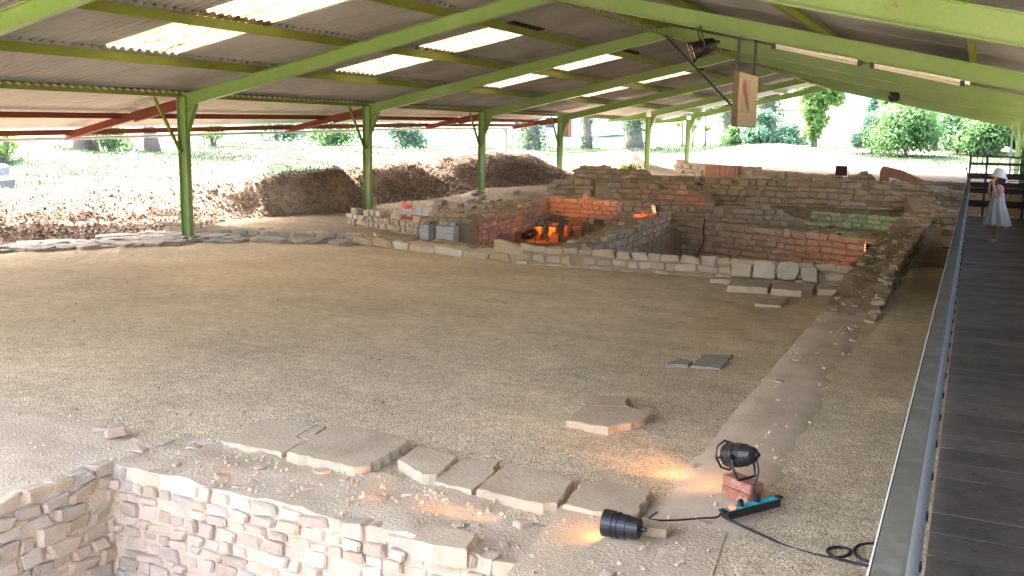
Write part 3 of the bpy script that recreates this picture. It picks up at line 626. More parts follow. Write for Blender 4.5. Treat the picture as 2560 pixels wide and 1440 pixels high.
# pile of stones lit red
rs = random.Random(11)
for k in range(34):
    a = rs.uniform(0, 6.28); r_ = .42*math.sqrt(rs.random()); zz = .34*(1-r_/.45)*rs.random()
    s = rs.uniform(.09, .17)
    o = mesh_obj('loose_stone', stone_mesh(LIMEST, .14, .16), None, (-12.55+r_*math.cos(a)*1.3, 20.4+r_*math.sin(a), .16+zz), (rs.uniform(0, 6), rs.uniform(0, 6), rs.uniform(0, 6)), (s, s*.8, s*.7))
    tag(o, 'rough stone in the red-lit heap beside the second green column', 'stone', 'stones of the red-lit heap')
for k, (x, y, s) in enumerate([(-13.4, 23.6, .3), (-13.1, 25.5, .26), (-13.7, 26.4, .34), (-12.6, 24.3, .2), (-12.2, 23.2, .22), (-11.7, 24.4, .25), (-12.9, 22.4, .2), (-11.9, 22.0, .18), (-12.8, 27.2, .24), (-11.4, 21.6, .2)]):
    o = mesh_obj('loose_stone', stone_mesh(GREYST, .14, .16), None, (x, y, height(x, y)+s*.2), (rs.uniform(-.3, .3), rs.uniform(-.3, .3), rs.uniform(0, 6)), (s, s*.8, s*.55))
    tag(o, 'grey loose stone on the earth below the long mound', 'stone', 'loose stones below the mound')

# ---------------------------------------------------------------- shelter
XL, XR, XA = -14.3, 1.62, -6.3
ZA, ZE = 4.33, 2.60                    # underside of the rafters at apex and at eave
K = (ZA-ZE)/(XA-XL)
FY = [14.82+6.5*i for i in range(-2, 6)]
RD = .25
def zt(x): return ZA+RD-K*abs(x-XA)    # top of rafters
sh = empty('open_shelter', (XA, FY[2], 0), label='long open steel shelter with green frames and corrugated roof over the ruins', cat='shelter')
def shp(mb, name, m, parent=None, smooth=False):
    o = mb.obj(name, m, parent or sh, smooth)
    if parent is None: o.location = (-XA, -FY[2], 0)
    return o
BOLT = MB().tube([(0, .004, 0), (0, -.012, 0)], .013, 6).mesh('bolt', GREENP)
CB = [.0, .0, -.02, -.12, .15, .55, .35, .48]
for i, y in enumerate(FY):
    rear = i >= 6
    for side in (0, 1):
        x = (-12.9 if rear else XL) if side == 0 else XR
        s = 1 if side == 0 else -1     # towards the inside
        zc = zt(x)-.03 if not rear or side else zt(x)-RD*.9
        c = shp(MB().ibeam((x, y, CB[i] if side == 0 else -.02), (x, y, zc), .22, .12, side=(0, 1, 0)), 'column', GREEN)
        zb = ZA-K*abs(x-XA)
        # triangular knee gusset with a flange
        pl = MB().prism([(.11*s, zb+.05), (.38*s, zb+.02+K*.38), (.11*s, zb-.48)], (x, y-.008, 0), (x, y+.008, 0), (1, 0, 0), (0, 0, 1))
        pl.bar((x+.37*s, y, zb+.02+K*.37), (x+.115*s, y, zb-.48), .11, .012, side=(0, 1, 0))
        shp(pl, 'gusset', GREEN, c)
        bp = MB().box((x-.17, y-.12, (CB[i] if side == 0 else -.02)-.02), (x+.17, y+.12, (CB[i] if side == 0 else -.02)+.015)); shp(bp, 'base_plate', GREEN, c)
        if side == 0 and not rear:
            br = MB().bar((x-.05, y-.06, 1.75), (x-.12, y-.62, 2.78), .05, .05); br.bar((x-.05, y-.01, 1.77), (x-.05, y-.1, 1.75), .06, .05)
            shp(br, 'knee_brace', GREENP, c)
        for q in range(4): mesh_obj('bolt', BOLT, c, (x+(.15+.05*q)*s, y-.012, zb-.05+.03*q))
        # rafter
        p0 = Vector((x+.10*s, y, ZA-K*abs(x+.10*s-XA)+RD/2)); p1 = Vector((XA, y, ZA+RD/2))
        r = shp(MB().ibeam(p0, p1, RD*.975, .13), 'rafter', GREEN)
        if rear and side == 0:
            mb = MB(); a = Vector((x-.11, y, zt(x-.11))); b = Vector((-14.75, y, zt(-14.75)))
            mb.prism([(0, 0), (0, -RD), (1.74, -.33-.10), (1.74, -.33)], (x-.11, y-.006, zt(x-.11)-.01), (x-.11, y+.006, zt(x-.11)-.01), (-1, 0, 0), (0, 0, 1))
            mb.bar(a+Vector((0, 0, -RD)), b+Vector((0, 0, -.10)), .11, .012, side=(0, 1, 0)); mb.bar(a, b, .11, .012, side=(0, 1, 0))
            shp(mb, 'rafter_tip', GREEN)
    # apex plate
    shp(MB().box((XA-.008, y-.07, ZA-.03), (XA+.008, y+.07, ZA+RD+.1)), 'apex_plate', GREEN)
# purlins: one per bay and line
PX = [-14.48, -12.45, -10.4, -8.35, -6.55]
PX = PX+[2*XA-x for x in PX]
for j, x in enumerate(PX):
    for i in range(-1, len(FY)):
        y0 = FY[i]+.005 if i >= 0 else .75; y1 = FY[i+1]-.005 if i+1 < len(FY) else FY[-1]+.75
        o = shp(MB().prism([(-.03, 0), (.035, 0), (.035, .015), (-.018, .015), (-.018, .125), (.035, .125), (.035, .14), (-.03, .14)], (x, y0, zt(x)), (x, y1, zt(x)), (1 if x > XA else -1, 0, 0), (0, 0, 1)), 'purlin', GREENP)
# corrugated sheets
PITCH, AMP = .177, .036
def corr(name, m, x0, x1, zf, y0, y1, parent=None, per=8, lift=.0, nseg=2):
    n = max(2, int((y1-y0)/PITCH*per)); V = []; F = []
    for q in range(nseg+1):
        x = x0+(x1-x0)*q/nseg
        for k in range(n+1):
            y = y0+(y1-y0)*k/n; V.append((x, y, zf(x, y)+AMP*math.sin(2*math.pi*y/PITCH)+lift*(1-q/nseg)))
    F = [(q*(n+1)+k, q*(n+1)+k+1, (q+1)*(n+1)+k+1, (q+1)*(n+1)+k) for q in range(nseg) for k in range(n)]
    mb = MB(); mb.v = V; mb.f = F
    me_ = bpy.data.meshes.new(name); me_.from_pydata(V, [], F); me_.update(); me_.polygons.foreach_set('use_smooth', [True]*len(F)); me_.materials.append(m)
    o = mesh_obj(name, me_, sh, (-XA, -FY[2], 0)); return o
ROWS = [(-14.95, -12.35), (-12.55, -10.3), (-10.5, -8.25), (-8.45, -6.25)]
SKO = {-1: 2.6, 0: 2.9, 1: 2.9, 2: 2.45, 3: 2.25, 4: 2.6, 5: 2.6, 6: 2.6}
zs = lambda x, y: zt(x)+.14+AMP+.004
for i in range(-1, len(FY)):
    y0 = FY[i] if i >= 0 else .7; y1 = FY[i+1] if i+1 < len(FY) else FY[-1]+.8
    for rw, (a, b) in enumerate(ROWS):
        lift = .035 if rw else 0
        if rw in (1, 2) and i in SKO and 0 <= i < len(FY)-1:
            s0 = y0+SKO[i]; s1 = s0+PITCH*9
            corr('roof_sheet', SHEET, a, b, zs, y0, s0, lift=lift); corr('skylight_sheet', SKYL, a, b, zs, s0, s1, lift=lift); corr('roof_sheet', SHEET, a, b, zs, s1, y1, lift=lift)
        else: corr('roof_sheet', SHEET, a, b, zs, y0, y1, lift=lift)
        if rw in (1, 2) and 3 <= i < len(FY)-1:  # unseen eastern-slope skylights, added to bring fill light into the far bays
            s0 = y0+SKO[i]; s1 = s0+PITCH*9
            corr('roof_sheet', SHEET, 2*XA-a, 2*XA-b, zs, y0, s0, lift=lift); corr('skylight_sheet', SKYL, 2*XA-a, 2*XA-b, zs, s0, s1, lift=lift); corr('roof_sheet', SHEET, 2*XA-a, 2*XA-b, zs, s1, y1, lift=lift)
        else: corr('roof_sheet', SHEET, 2*XA-a, 2*XA-b, zs, y0, y1, lift=lift)
shp(MB().prism([(-.3, -.06), (0, .02), (.3, -.06), (.3, -.05), (0, .03), (-.3, -.05)], (XA, .7, zt(XA)+.24), (XA, FY[-1]+.8, zt(XA)+.24), (1, 0, 0), (0, 0, 1)), 'ridge_cap', SHEET)
# unseen east-side cladding added to shade the deck, as far as the sixth frame
for i in range(0, 6):
    V = []; F = []; n = int(6.5/PITCH*8)
    for z in (.0, 2.0):
        for k in range(n+1):
            y = FY[i]+6.5*k/n; V.append((1.78+AMP*math.sin(2*math.pi*y/PITCH), y, z))
    F = [(k, k+1, n+1+k+1, n+1+k) for k in range(n)]
    me_ = bpy.data.meshes.new('added_side_cladding'); me_.from_pydata(V, [], F); me_.update(); me_.materials.append(SHEET); mesh_obj('added_side_cladding', me_, sh, (-XA, -FY[2], 0))
# ridge lattice girders
rodm = MB().tube([(0, 0, 0), (0, .17, .40)], .009, 6).mesh('lattice_rod', GREENP); rodm2 = MB().tube([(0, 0, .40), (0, .17, 0)], .009, 6).mesh('lattice_rod', GREENP)
for i in range(0, len(FY)-1):
    y0 = FY[i]+.02; y1 = FY[i+1]-.02
    mb = MB(); mb.bar((XA, y0, ZA+.0), (XA, y1, ZA+.0), .05, .03, side=(1, 0, 0)); mb.bar((XA, y0, ZA+.41), (XA, y1, ZA+.41), .05, .03, side=(1, 0, 0))
    t = shp(mb, 'ridge_girder', GREENP)
    yy = y0; q = 0
    while yy+.17 < y1:
        mesh_obj('lattice_rod', rodm if q % 2 == 0 else rodm2, t, (XA, yy, ZA+.005)); yy += .17; q += 1
# lower lean-to on the west side: red rafters, two purlin lines, pale sheets, gutter
LE = {0: (-19.1, 1.60), 1: (-18.4, 1.75), 2: (-17.64, 1.90), 3: (-16.93, 2.08), 4: (-16.4, 2.23), 5: (-16.33, 2.29)}
LX0, LZ0 = -14.42, 2.80
def lz(i): return LZ0, LE[i][1]+.12
for i in range(0, 6):
    xe, ze = LE[i]; y = FY[i]; a = Vector((LX0, y, LZ0-.10)); b = Vector((xe, y, ze+.08)); m_ = a.lerp(b, .38)
    mb = MB(); mb.ibeam(a+Vector((0, 0, -.04)), m_+Vector((0, 0, -.02)), .20, .1); mb.ibeam(m_, b, .145, .1)
    shp(mb, 'lean_to_rafter', RED)
for i in range(0, 5):
    (xa, za), (xb, zb_) = LE[i], LE[i+1]; ya, yb = FY[i], FY[i+1]
    for fr in (.50, .97):
        pa = Vector((LX0+(xa-LX0)*fr, ya, LZ0-.06+(za+.08-LZ0+.10-.04)*fr+.075)); pb = Vector((LX0+(xb-LX0)*fr, yb, LZ0-.06+(zb_+.08-LZ0+.06)*fr+.075))
        shp(MB().bar(pa, pb, .06, .11), 'lean_to_purlin', RED)
    # sheets
    def zf(x, y, xa=xa, xb=xb, za=za, zb_=zb_, ya=ya, yb=yb):
        t = (y-ya)/(yb-ya); xe = xa+(xb-xa)*t; ze = za+(zb_-za)*t+.28
        return LZ0+.10+(ze-LZ0-.10)*(x-LX0)/(xe-LX0)
    n = int((yb-ya)/PITCH*8); V = []; F = []
    for q in range(3):
        for k in range(n+1):
            y = ya+(yb-ya)*k/n; t = k/n; xe = xa+(xb-xa)*t-.12; x = LX0+.05+(xe-LX0)*q/2
            V.append((x, y, zf(x, y)+.018*math.sin(2*math.pi*y/PITCH)))
    F = [(q*(n+1)+k, q*(n+1)+k+1, (q+1)*(n+1)+k+1, (q+1)*(n+1)+k) for q in range(2) for k in range(n)]
    me_ = bpy.data.meshes.new('lean_to_sheet'); me_.from_pydata(V, [], F); me_.update(); me_.polygons.foreach_set('use_smooth', [True]*len(F)); me_.materials.append(SHEETW)
    mesh_obj('lean_to_sheet', me_, sh, (-XA, -FY[2], 0))
    # half-round gutter
    prof = [(.07*math.cos(a_), .07*math.sin(a_)) for a_ in [math.pi+math.pi*q/8 for q in range(9)]]; prof = prof+[(p*.9, q*.9) for p, q in reversed(prof)]
    g_ = shp(MB().prism(prof, (xa-.16, ya, za+.07), (xb-.16, yb, zb_+.07), (1, 0, 0), (0, 0, 1)), 'gutter', PVC)
    if True:
        for q in range(8):
            t = (q+.5)/8; p = Vector((xa-.16, ya, za+.07)).lerp(Vector((xb-.16, yb, zb_+.07)), t)
            shp(MB().tube([p+Vector((.0, 0, -.075)), p+Vector((-.078, 0, -.01)), p+Vector((-.07, 0, .04)), p+Vector((.1, 0, .06))], .005, 5), 'gutter_bracket', DARKST, g_)
shp(MB().tube([(-16.45, 34.0, 2.35), (-16.45, 34.05, .8)], .05, 10), 'downpipe', PVC)

# ---------------------------------------------------------------- things hung in the roof
def par_can(label, loc, rot, *, short=False, lit=(1, .62, .3), power=0, yoke=True, group='stage spotlights', base='down', spot=45, size=1., lens=3., frame=True):
    t = empty('stage_spotlight', loc, rot, label, 'spotlight', group)
    # beam axis +X; body about the origin
    prof = [(-.15, .0), (-.15, .07), (-.145, .078), (-.05, .086), (-.048, .092), (.06, .096), (.062, .104), (.145, .108), (.145, .10), (.06, .09), (.05, .0)] if short else [(-.16, .0), (-.155, .03), (-.14, .062), (-.06, .088), (-.05, .094), (.04, .094), (.05, .10), (.145, .10), (.145, .094), (.05, .09), (.05, .0)]
    b = MB().lathe(prof, 24, 'x').obj('body', BLACK, t, False)
    MB().lathe([(.02, .098), (.02, .103), (.028, .103), (.028, .098)], 24, 'x').obj('cooling_ring', BLACK, b)
    MB().tube([(-.155, 0, 0), (-.20, 0, 0)], .018, 10).obj('cable_gland', BLACK, b)
    L_ = MB().lathe([(.10, .0), (.104, .05), (.10, .09)], 20, 'x').obj('lens', mat('lens_%02d' % len(MATS), (.8, .5, .3), rough=.2, emit=(lit, lens)), t, True)
    if frame:
        fr = MB()
        n = 8; ring = [(.165, .122*math.cos(2*math.pi*k/n), .122*math.sin(2*math.pi*k/n)) for k in range(n+1)]
        fr.tube(ring, .011, 6, False)
        for k in range(0, 8, 2): fr.tube([(.165, .122*math.cos(2*math.pi*k/n), .122*math.sin(2*math.pi*k/n)), (.12, .098*math.cos(2*math.pi*k/n), .098*math.sin(2*math.pi*k/n))], .009, 5)
        fr.obj('colour_frame', BLACK, t)
    if yoke:
        zz = -.19 if base == 'down' else .24
        yk = MB(); yk.tube([(0, .115, 0), (-.01, .12, zz*.6), (-.02, .10, zz), (-.02, -.10, zz), (-.01, -.12, zz*.6), (0, -.115, 0)], .011, 6)
        yo = yk.obj('yoke', BLACK, t)
        for s in (1, -1): MB().tube([(0, .095*s, 0), (0, .14*s, 0)], .02, 10).obj('clamp_knob', BLACK, yo)
    t.scale = (size, size, size)
    if power:
        l = bpy.data.lights.new('lamp_beam', 'SPOT'); l.energy = power; l.color = lit; l.spot_size = R(spot); l.spot_blend = .6; l.shadow_soft_size = .04
        lo = bpy.data.objects.new('lamp_beam', l); col.objects.link(lo); lo.parent = t; lo.location = (.17, 0, 0)
        lo.rotation_euler = (0, R(-90), 0)
    return t
def flood(label, loc, rot, lit, power=0, spot=90, on=True, sz=.12, glow=1.6):
    t = empty('floodlight', loc, rot, label, 'floodlight', 'coloured floodlights')
    h = sz
    b = MB(); b.add([(0, -h, -h*.8), (0, h, -h*.8), (0, h, h*.8), (0, -h, h*.8), (-h*1.1, -h*.6, -h*.45), (-h*1.1, h*.6, -h*.45), (-h*1.1, h*.6, h*.45), (-h*1.1, -h*.6, h*.45)],
                    [(4, 5, 6, 7), (0, 1, 5, 4), (1, 2, 6, 5), (2, 3, 7, 6), (3, 0, 4, 7)]); b.obj('housing', BLACK, t)
    MB().add([(-.004, -h, -h*.8), (-.004, h, -h*.8), (-.004, h, h*.8), (-.004, -h, h*.8)], [(0, 1, 2, 3)]).obj('lens', mat('gel_%02d' % len(MATS), lit, rough=.3, emit=(lit, glow if on else 0)), t)
    for k in range(5): z = h*(-.7+.35*k); MB().box((0, -h, z-.012), (.02, h, z+.012)).obj('louvre', BLACK, t)
    yk = MB(); yk.tube([(-h*.4, h*1.05, 0), (-h*.4, h*1.1, -h*1.15), (-h*.4, -h*1.1, -h*1.15), (-h*.4, -h*1.05, 0)], .012, 6); yk.obj('bracket', BLACK, t)
    if power:
        l = bpy.data.lights.new('lamp_beam', 'SPOT'); l.energy = power; l.color = lit; l.spot_size = R(spot); l.spot_blend = .7; l.shadow_soft_size = .08
        lo = bpy.data.objects.new('lamp_beam', l); col.objects.link(lo); lo.parent = t; lo.location = (.05, 0, 0); lo.rotation_euler = (0, R(-90), 0)
    return t
def aim(v): 
    v = Vector(v).normalized(); return (0, -math.asin(v.z), math.atan2(v.y, v.x))
par_can('black spotlight hanging by its yoke from the green rafter', (-3.80, 14.60, 3.52), aim((-.8, -.35, -.35)), lit=(1, .55, .35), lens=2.5, base='up', size=1.25)
flood('small unlit black floodlight under a far green rafter', (-2.62, 34.3, 3.52), aim((-.7, -.6, -.4)), (.02, .02, .02), on=False, sz=.2)
# the two fluorescent tubes under the rafter
for nm, xa, xb in (('western', -2.85, -1.62), ('eastern', -1.45, -.25)):
    za, zb_ = ZA-K*abs(xa-XA)-.035, ZA-K*abs(xb-XA)-.035; y = 15.02
    t = empty('tube_light', (xa, y, za), label='%s white fluorescent tube fixed below the green rafter' % nm, cat='tube light', group='fluorescent tubes under the rafter')
    o = MB().bar((0, 0, .02), (xb-xa, 0, zb_-za+.02), .05, .03).obj('batten', WHITE, t)
    MB().tube([(.03, 0, -.02), (xb-xa-.03, 0, zb_-za-.02)], .016, 10).obj('tube', WHITE, t)
    for q in (.0, 1.): MB().box((-.03, -.03, -.04), (.03, .03, .04)).obj('end_holder', BLACK, t, loc=((xb-xa)*q, 0, (zb_-za)*q))
# hanging sign board
sg = empty('hanging_sign', (-3.30, 14.82, 2.36), label='beige hanging sign board with a red and green emblem below the rafter', cat='sign')
MB().box((-.085, 0, 0), (0, 1.4, .82)).obj('board', BOARDS, sg)
MB().box((.001, .015, .012), (.006, 1.385, .808)).obj('face', BOARDF, sg)
MB().box((.0065, .2, .22), (.008, .8, .72)).obj('print_panel', mat('print_paper', (.5, .46, .36), (.47, .43, .33), 4, .8), sg)
def blob(name, pts, m): MB().add([(.0095, a*1.5, b) for a, b in pts]+[(.0085, a*1.5, b) for a, b in pts], [tuple(range(len(pts)))]+[(i, (i+1) % len(pts), len(pts)+(i+1) % len(pts), len(pts)+i) for i in range(len(pts))]).obj(name, m, sg)
blob('red_emblem', [(.17, .58), (.19, .68), (.27, .71), (.33, .65), (.34, .57), (.41, .50), (.45, .40), (.42, .33), (.33, .36), (.28, .46), (.21, .50)], PRINTR)
blob('green_emblem', [(.36, .37), (.45, .40), (.50, .33), (.54, .26), (.50, .23), (.44, .29), (.38, .32)], PRINTG)
MB().box((-.05, .0, .82), (-.01, .03, 1.32)).obj('strap', DARKST, sg); MB().box((-.05, 1.2, .82), (-.01, 1.23, 1.42)).obj('strap', DARKST, sg)
MB().tube([(0, .02, .22), (XA+3.30, 6.1, ZA-2.36)], .018, 8).obj('stay_rod', DARKST, sg)

# ---------------------------------------------------------------- near lamps, bricks, power strip, cables
BK = Vector((-1.125, 5.70, .05))
for q, (dx, dy, rz, lb) in enumerate(((0, 0, -.62, 'lower old red brick under the spotlight on the mortar footing'), (.005, .01, -.56, 'upper mortar-stained brick carrying the spotlight'))):
    bm = bmesh.new(); bmesh.ops.create_cube(bm, size=1); bmesh.ops.scale(bm, vec=(.235, .115, .062), verts=bm.verts); bmesh.ops.bevel(bm, geom=bm.edges[:], offset=.006, segments=2, affect='EDGES'); me_ = bpy.data.meshes.new('brick'); bm.to_mesh(me_); bm.free(); me_.materials.append(BRICK)
    tag(mesh_obj('brick', me_, None, BK+Vector((dx, dy, .031+q*.064)), (0, 0, rz)), lb, 'brick', 'bricks propping the spotlight')
par_can('black spotlight on two bricks throwing a warm pool onto the gravel', (-1.145, 5.73, .315), aim((-.82, .50, -.29)), lit=(1, .50, .22), power=2.2, spot=46, lens=2.5, size=.74)
par_can('black spotlight lying on the mortar apron pointing along the wall top', (-1.58, 4.79, .13), aim((-1, .012, -.012)), lit=(1, .45, .15), power=10, spot=20, lens=2, yoke=False, frame=False, size=.70, short=True)
ps = empty('power_strip', (-1.02, 5.49, .06), (0, 0, math.atan2(.36, .24)), 'black power strip with turquoise sockets beside the bricks', 'power strip')
MB().box((-.21, -.028, 0), (.21, .028, .05)).obj('body', BLACK, ps)
for q in range(5): MB().lathe([(0, .021), (.005, .021), (.005, .016), (.002, .0)], 14).obj('socket', TURQ, ps, loc=(-.09+.065*q, 0, .0502))
MB().box((-.2, -.026, .0505), (.2, .026, .0515)).obj('face_strip', TURQ, ps)
MB().box((-.17, -.012, .05), (-.14, .012, .062)).obj('switch', REDPL, ps)
for s in (-1, 1): MB().box((-.03, -.02, .0), (.0, .02, .012)).obj('mounting_ear', BLACK, ps, loc=(.21*s+(.03 if s > 0 else 0), 0, .045))
for q in (-.09, .04): MB().lathe([(.0, .019), (.03, .019), (.038, .01), (.045, .0)], 12).obj('plug', BLACK, ps, loc=(q, 0, .056))
def cable(label, pts, r=.006):
    P = [Vector(p) for p in pts]; Q = []
    for i in range(len(P)-1):
        a, b, c, d = P[max(i-1, 0)], P[i], P[i+1], P[min(i+2, len(P)-1)]
        for k in range(5):
            t = k/5; Q.append(.5*((2*b)+(c-a)*t+(2*a-5*b+4*c-d)*t*t+(3*b-a-3*c+d)*t**3))
    Q.append(P[-1]); o = MB().tube(Q, r, 8).obj('power_cable', RUBBER, None, True); tag(o, label, 'cable', 'cables on the ground')
cable('thin black cable from the power strip to the lying spotlight', [(-1.44, 4.98, .165), (-1.50, 5.04, .09), (-1.4, 5.13, .068), (-1.25, 5.25, .066), (-1.18, 5.30, .066), (-1.16, 5.33, .085)])
cable('thick black cable snaking with one loop over the gravel to the parapet', [(-1.15, 5.33, .085), (-1.11, 5.30, .07), (-1.05, 5.26, .068), (-.92, 5.24, .04), (-.77, 5.17, .03), (-.64, 5.13, .03), (-.52, 5.13, .03), (-.45, 5.19, .032), (-.44, 5.26, .035), (-.48, 5.28, .036), (-.53, 5.25, .036), (-.55, 5.19, .036), (-.5, 5.12, .036), (-.42, 5.12, .03), (-.30, 5.11, .03), (-.12, 5.09, .03)], .008)
cable('black cable curl lying on the gravel against the parapet', [(-.15, 5.46, .03), (-.32, 5.43, .03), (-.40, 5.37, .03), (-.42, 5.28, .03), (-.39, 5.20, .03), (-.33, 5.17, .03), (-.12, 5.16, .03)], .008)
cable('thin black lead hanging from the brick-propped spotlight to the strip', [(-1.05, 5.69, .33), (-1.02, 5.65, .26), (-1.03, 5.60, .17), (-1.0, 5.54, .12)], .005)
cable('black cable hanging down the pit wall', [(-5.25, 20.95, .40), (-5.27, 20.93, .2), (-5.26, 20.95, -.1), (-5.35, 20.9, -.35), (-5.4, 20.8, -.6)], .014)

# lamps among the ruins
par_can('round black spotlight on the hypocaust floor facing the orange wall', (-8.86, 19.6, -.02), aim((-.02, 1, .16)), lit=(1, .22, .02), power=11, spot=44, lens=4, size=1.15)
flood('red-glowing louvred floodlight on the dividing rubble wall', (-6.35, 20.7, .58), aim((-.80, -.55, -.25)), (1, .10, .03), power=6, spot=50)
flood('red-glowing louvred floodlight at the pit corner by the eastern wall', (-1.72, 18.9, .20), aim((-.62, -.10, .0)), (1, .12, .04), power=0, sz=.13)
flood('red floodlight standing low in the pit under the eastern wall', (-1.95, 17.6, -.35), aim((-.45, 1, .05)), (1, .20, .10), power=2.2, spot=100, sz=.12)
flood('unlit black floodlight on the far wall beside the rubble stump', (-4.35, 36.9, 1.0), aim((-.3, -1, 0)), (.1, .01, .01), on=False, sz=.22)
flood('green floodlight tucked behind the pit wall crest', (-2.5, 21.6, .17), aim((.05, 1, .03)), (.25, 1, .5), power=1.2, spot=80, sz=.055, glow=.15)
flood('red floodlight sunk in the trench below the stepped rubble', (-6.2, 24.6, .25), aim((-.75, .8, .2)), (1, .06, .04), power=1.3, spot=85, sz=.11, glow=.15)
flood('red floodlight beside the second column lighting the stone heap', (-11.7, 19.4, .26), aim((-.7, .85, .05)), (1, .06, .1), power=3.5, spot=60, sz=.1, glow=.15)
flood('violet floodlight at the bottom of the near room', (-4.6, 3.3, -.85), aim((-.9, .5, .12)), (.55, .12, 1), power=6, spot=60, sz=.1, glow=.15)
o = MB().prism([(-.18, 0), (.18, 0), (.14, .09), (-.14, .09)], (-.45, 21.0, .02), (-.15, 21.0, .02), (0, 1, 0), (0, 0, 1)).obj('cable_box', BLACK); tag(o, 'black cable box on the earth beside the parapet', 'box')

# ---------------------------------------------------------------- walkway
ZD = .65
wk = empty('walkway', (0, 0, ZD), label='raised plank walkway with a solid metal parapet along the ruins', cat='walkway')
PW = .245
pm = [MB().box((-.045, 0, -.04), (1.45, PW-.012, 0)).mesh('plank', PLANK) for q in range(1)]
jfm = MB().box((-.045, .0005, -.02), (1.45, .0115, .0)).mesh('joint_filler', mat('packed_dust', (.24, .2, .16), (.12, .1, .08), 5, .95))
scm = MB().lathe([(0, 0), (0, .013), (.003, .012), (.003, 0)], 8).mesh('screw', BLACK)
for k in range(0, 85):
    y = 1.2+k*PW
    o = mesh_obj('plank', pm[0], wk, (0, y, random.uniform(-.003, .003)), (0, random.uniform(-.002, .002), random.uniform(-.002, .002)))
    if k % 3 != 1: mesh_obj('joint_filler', jfm, o, (0, PW-.012, .0012))
    if y < 9:
        for sx in (.12, .98): mesh_obj('screw', scm, o, (sx, PW/2, .0005))
for x in (0, 1.35): MB().box((x-.04, 1.2, -.2), (x+.04, 22.0, -.045)).obj('joist', DARKST, wk)
for q in range(11):
    y = 1.6+2*q; 
    for x in (0, 1.35): MB().box((x-.04, y-.04, -ZD-.05), (x+.04, y+.04, -.2)).obj('support_post', DARKST, wk)
for q in range(7):
    y0 = 1.2+3*q; y1 = min(y0+2.99, 21.9)
    rl = MB().prism([(-.115, .775), (-.115, .80), (-.109, .804), (-.063, .804), (-.057, .798), (-.057, .77), (-.060, .77), (-.060, .799), (-.112, .799), (-.112, .775)], (0, y0, 0), (0, y1, 0), (1, 0, 0), (0, 0, 1)).obj('top_rail', PANEL, wk)
    MB().box((-.1185, y0, .778), (-.1155, y1, .8035)).obj('rail_edge', mat('pale_edge', (.5, .5, .42), (.42, .42, .36), 5, .5), rl)
    pn = MB().box((-.066, y0, .02), (-.061, y1, .768)).obj('guard_panel', GALVB, wk)
    for k in range(6): MB().box((-.0605, -.015, 0), (-.052, .015, .03)).obj('clamp', BLACK, pn, loc=(0, y0+.25+.5*k, .12))
    MB().box((-.095, y0+.05, -.12), (-.068, y0+.09, .76)).obj('guard_post', DARKST, wk)
# end barrier
eb = empty('end_barrier', (0, 22.0, ZD), label='dark timber board barrier with steel rails closing the far end of the walkway', cat='barrier')
for z0, z1, m_ in ((1.05, 1.10, BROWNB), (.77, .89, BROWNB), (.60, .705, BROWNB), (.48, .59, BROWNB), (.20, .335, BROWNB)):
    MB().box((-.09, -.02, z0), (1.5, .02, z1)).obj('board', m_, eb)
MB().box((-.09, -.025, 1.205), (1.5, .015, 1.235)).obj('top_rail', DARKST, eb)
for x in (-.09, .215, .93): MB().box((x-.022, .021, -.1), (x+.022, .06, 1.27)).obj('post', DARKST, eb)
for x in (.03, .13): MB().box((x-.008, .021, .88), (x+.008, .037, 1.22)).obj('baluster', DARKST, eb)
MB().bar((-.11, -.05, .80), (-.16, -.05, 1.0), .03, .03).obj('corner_stub', DARKST, eb)
# metal stair with pale railings beyond
stair = empty('steel_stair', (2.6, 33, .4), label='pale steel stair with thin balusters beyond the walkway end', cat='stair')
for q in range(8):
    MB().box((-1.6+.0*q, .28*q, .17*q), (-.5, .28*q+.27, .17*q+.03)).obj('tread', GALV, stair)
for x in (-1.62, -.48):
    MB().bar((x, 0, .85), (x, 2.3, 2.3), .04, .04).obj('handrail', WHITE, stair); MB().bar((x, 0, -.02), (x, 2.3, 1.40), .02, .14).obj('stringer', GALV, stair)
    for q in range(20): MB().box((x-.008, .115*q, .0+.07*q), (x+.008, .115*q+.014, .88+.072*q)).obj('baluster', WHITE, stair)

# ---------------------------------------------------------------- the child on the walkway
kid = empty('person', (.36, 16.75, ZD), (0, 0, R(207)), 'child in white sundress and white sun hat standing barefoot, hands raised to face', 'person')
bm = bmesh.new(); sk = bm.verts.layers.skin.verify()
def jv(p, r, root=False):
    v = bm.verts.new(p); v[sk].radius = (r, r) if not isinstance(r, tuple) else r; v[sk].use_root = root; return v
def chain(a, *pts):
    for p, r in pts:
        v = jv(p, r); bm.edges.new((a, v)); a = v
    return a
pel = jv((0, 0, .54), (.075, .09), True)
chest = chain(pel, ((.0, 0, .64), (.07, .085)), ((.0, 0, .74), (.072, .095)), ((0, 0, .82), (.05, .07)))
neck = chain(chest, ((.005, 0, .875), .030), ((.018, 0, .915), .034))
head = chain(neck, ((.022, 0, .965), (.072, .066)), ((.015, 0, 1.02), (.078, .070)), ((.008, 0, 1.06), (.05, .05)))
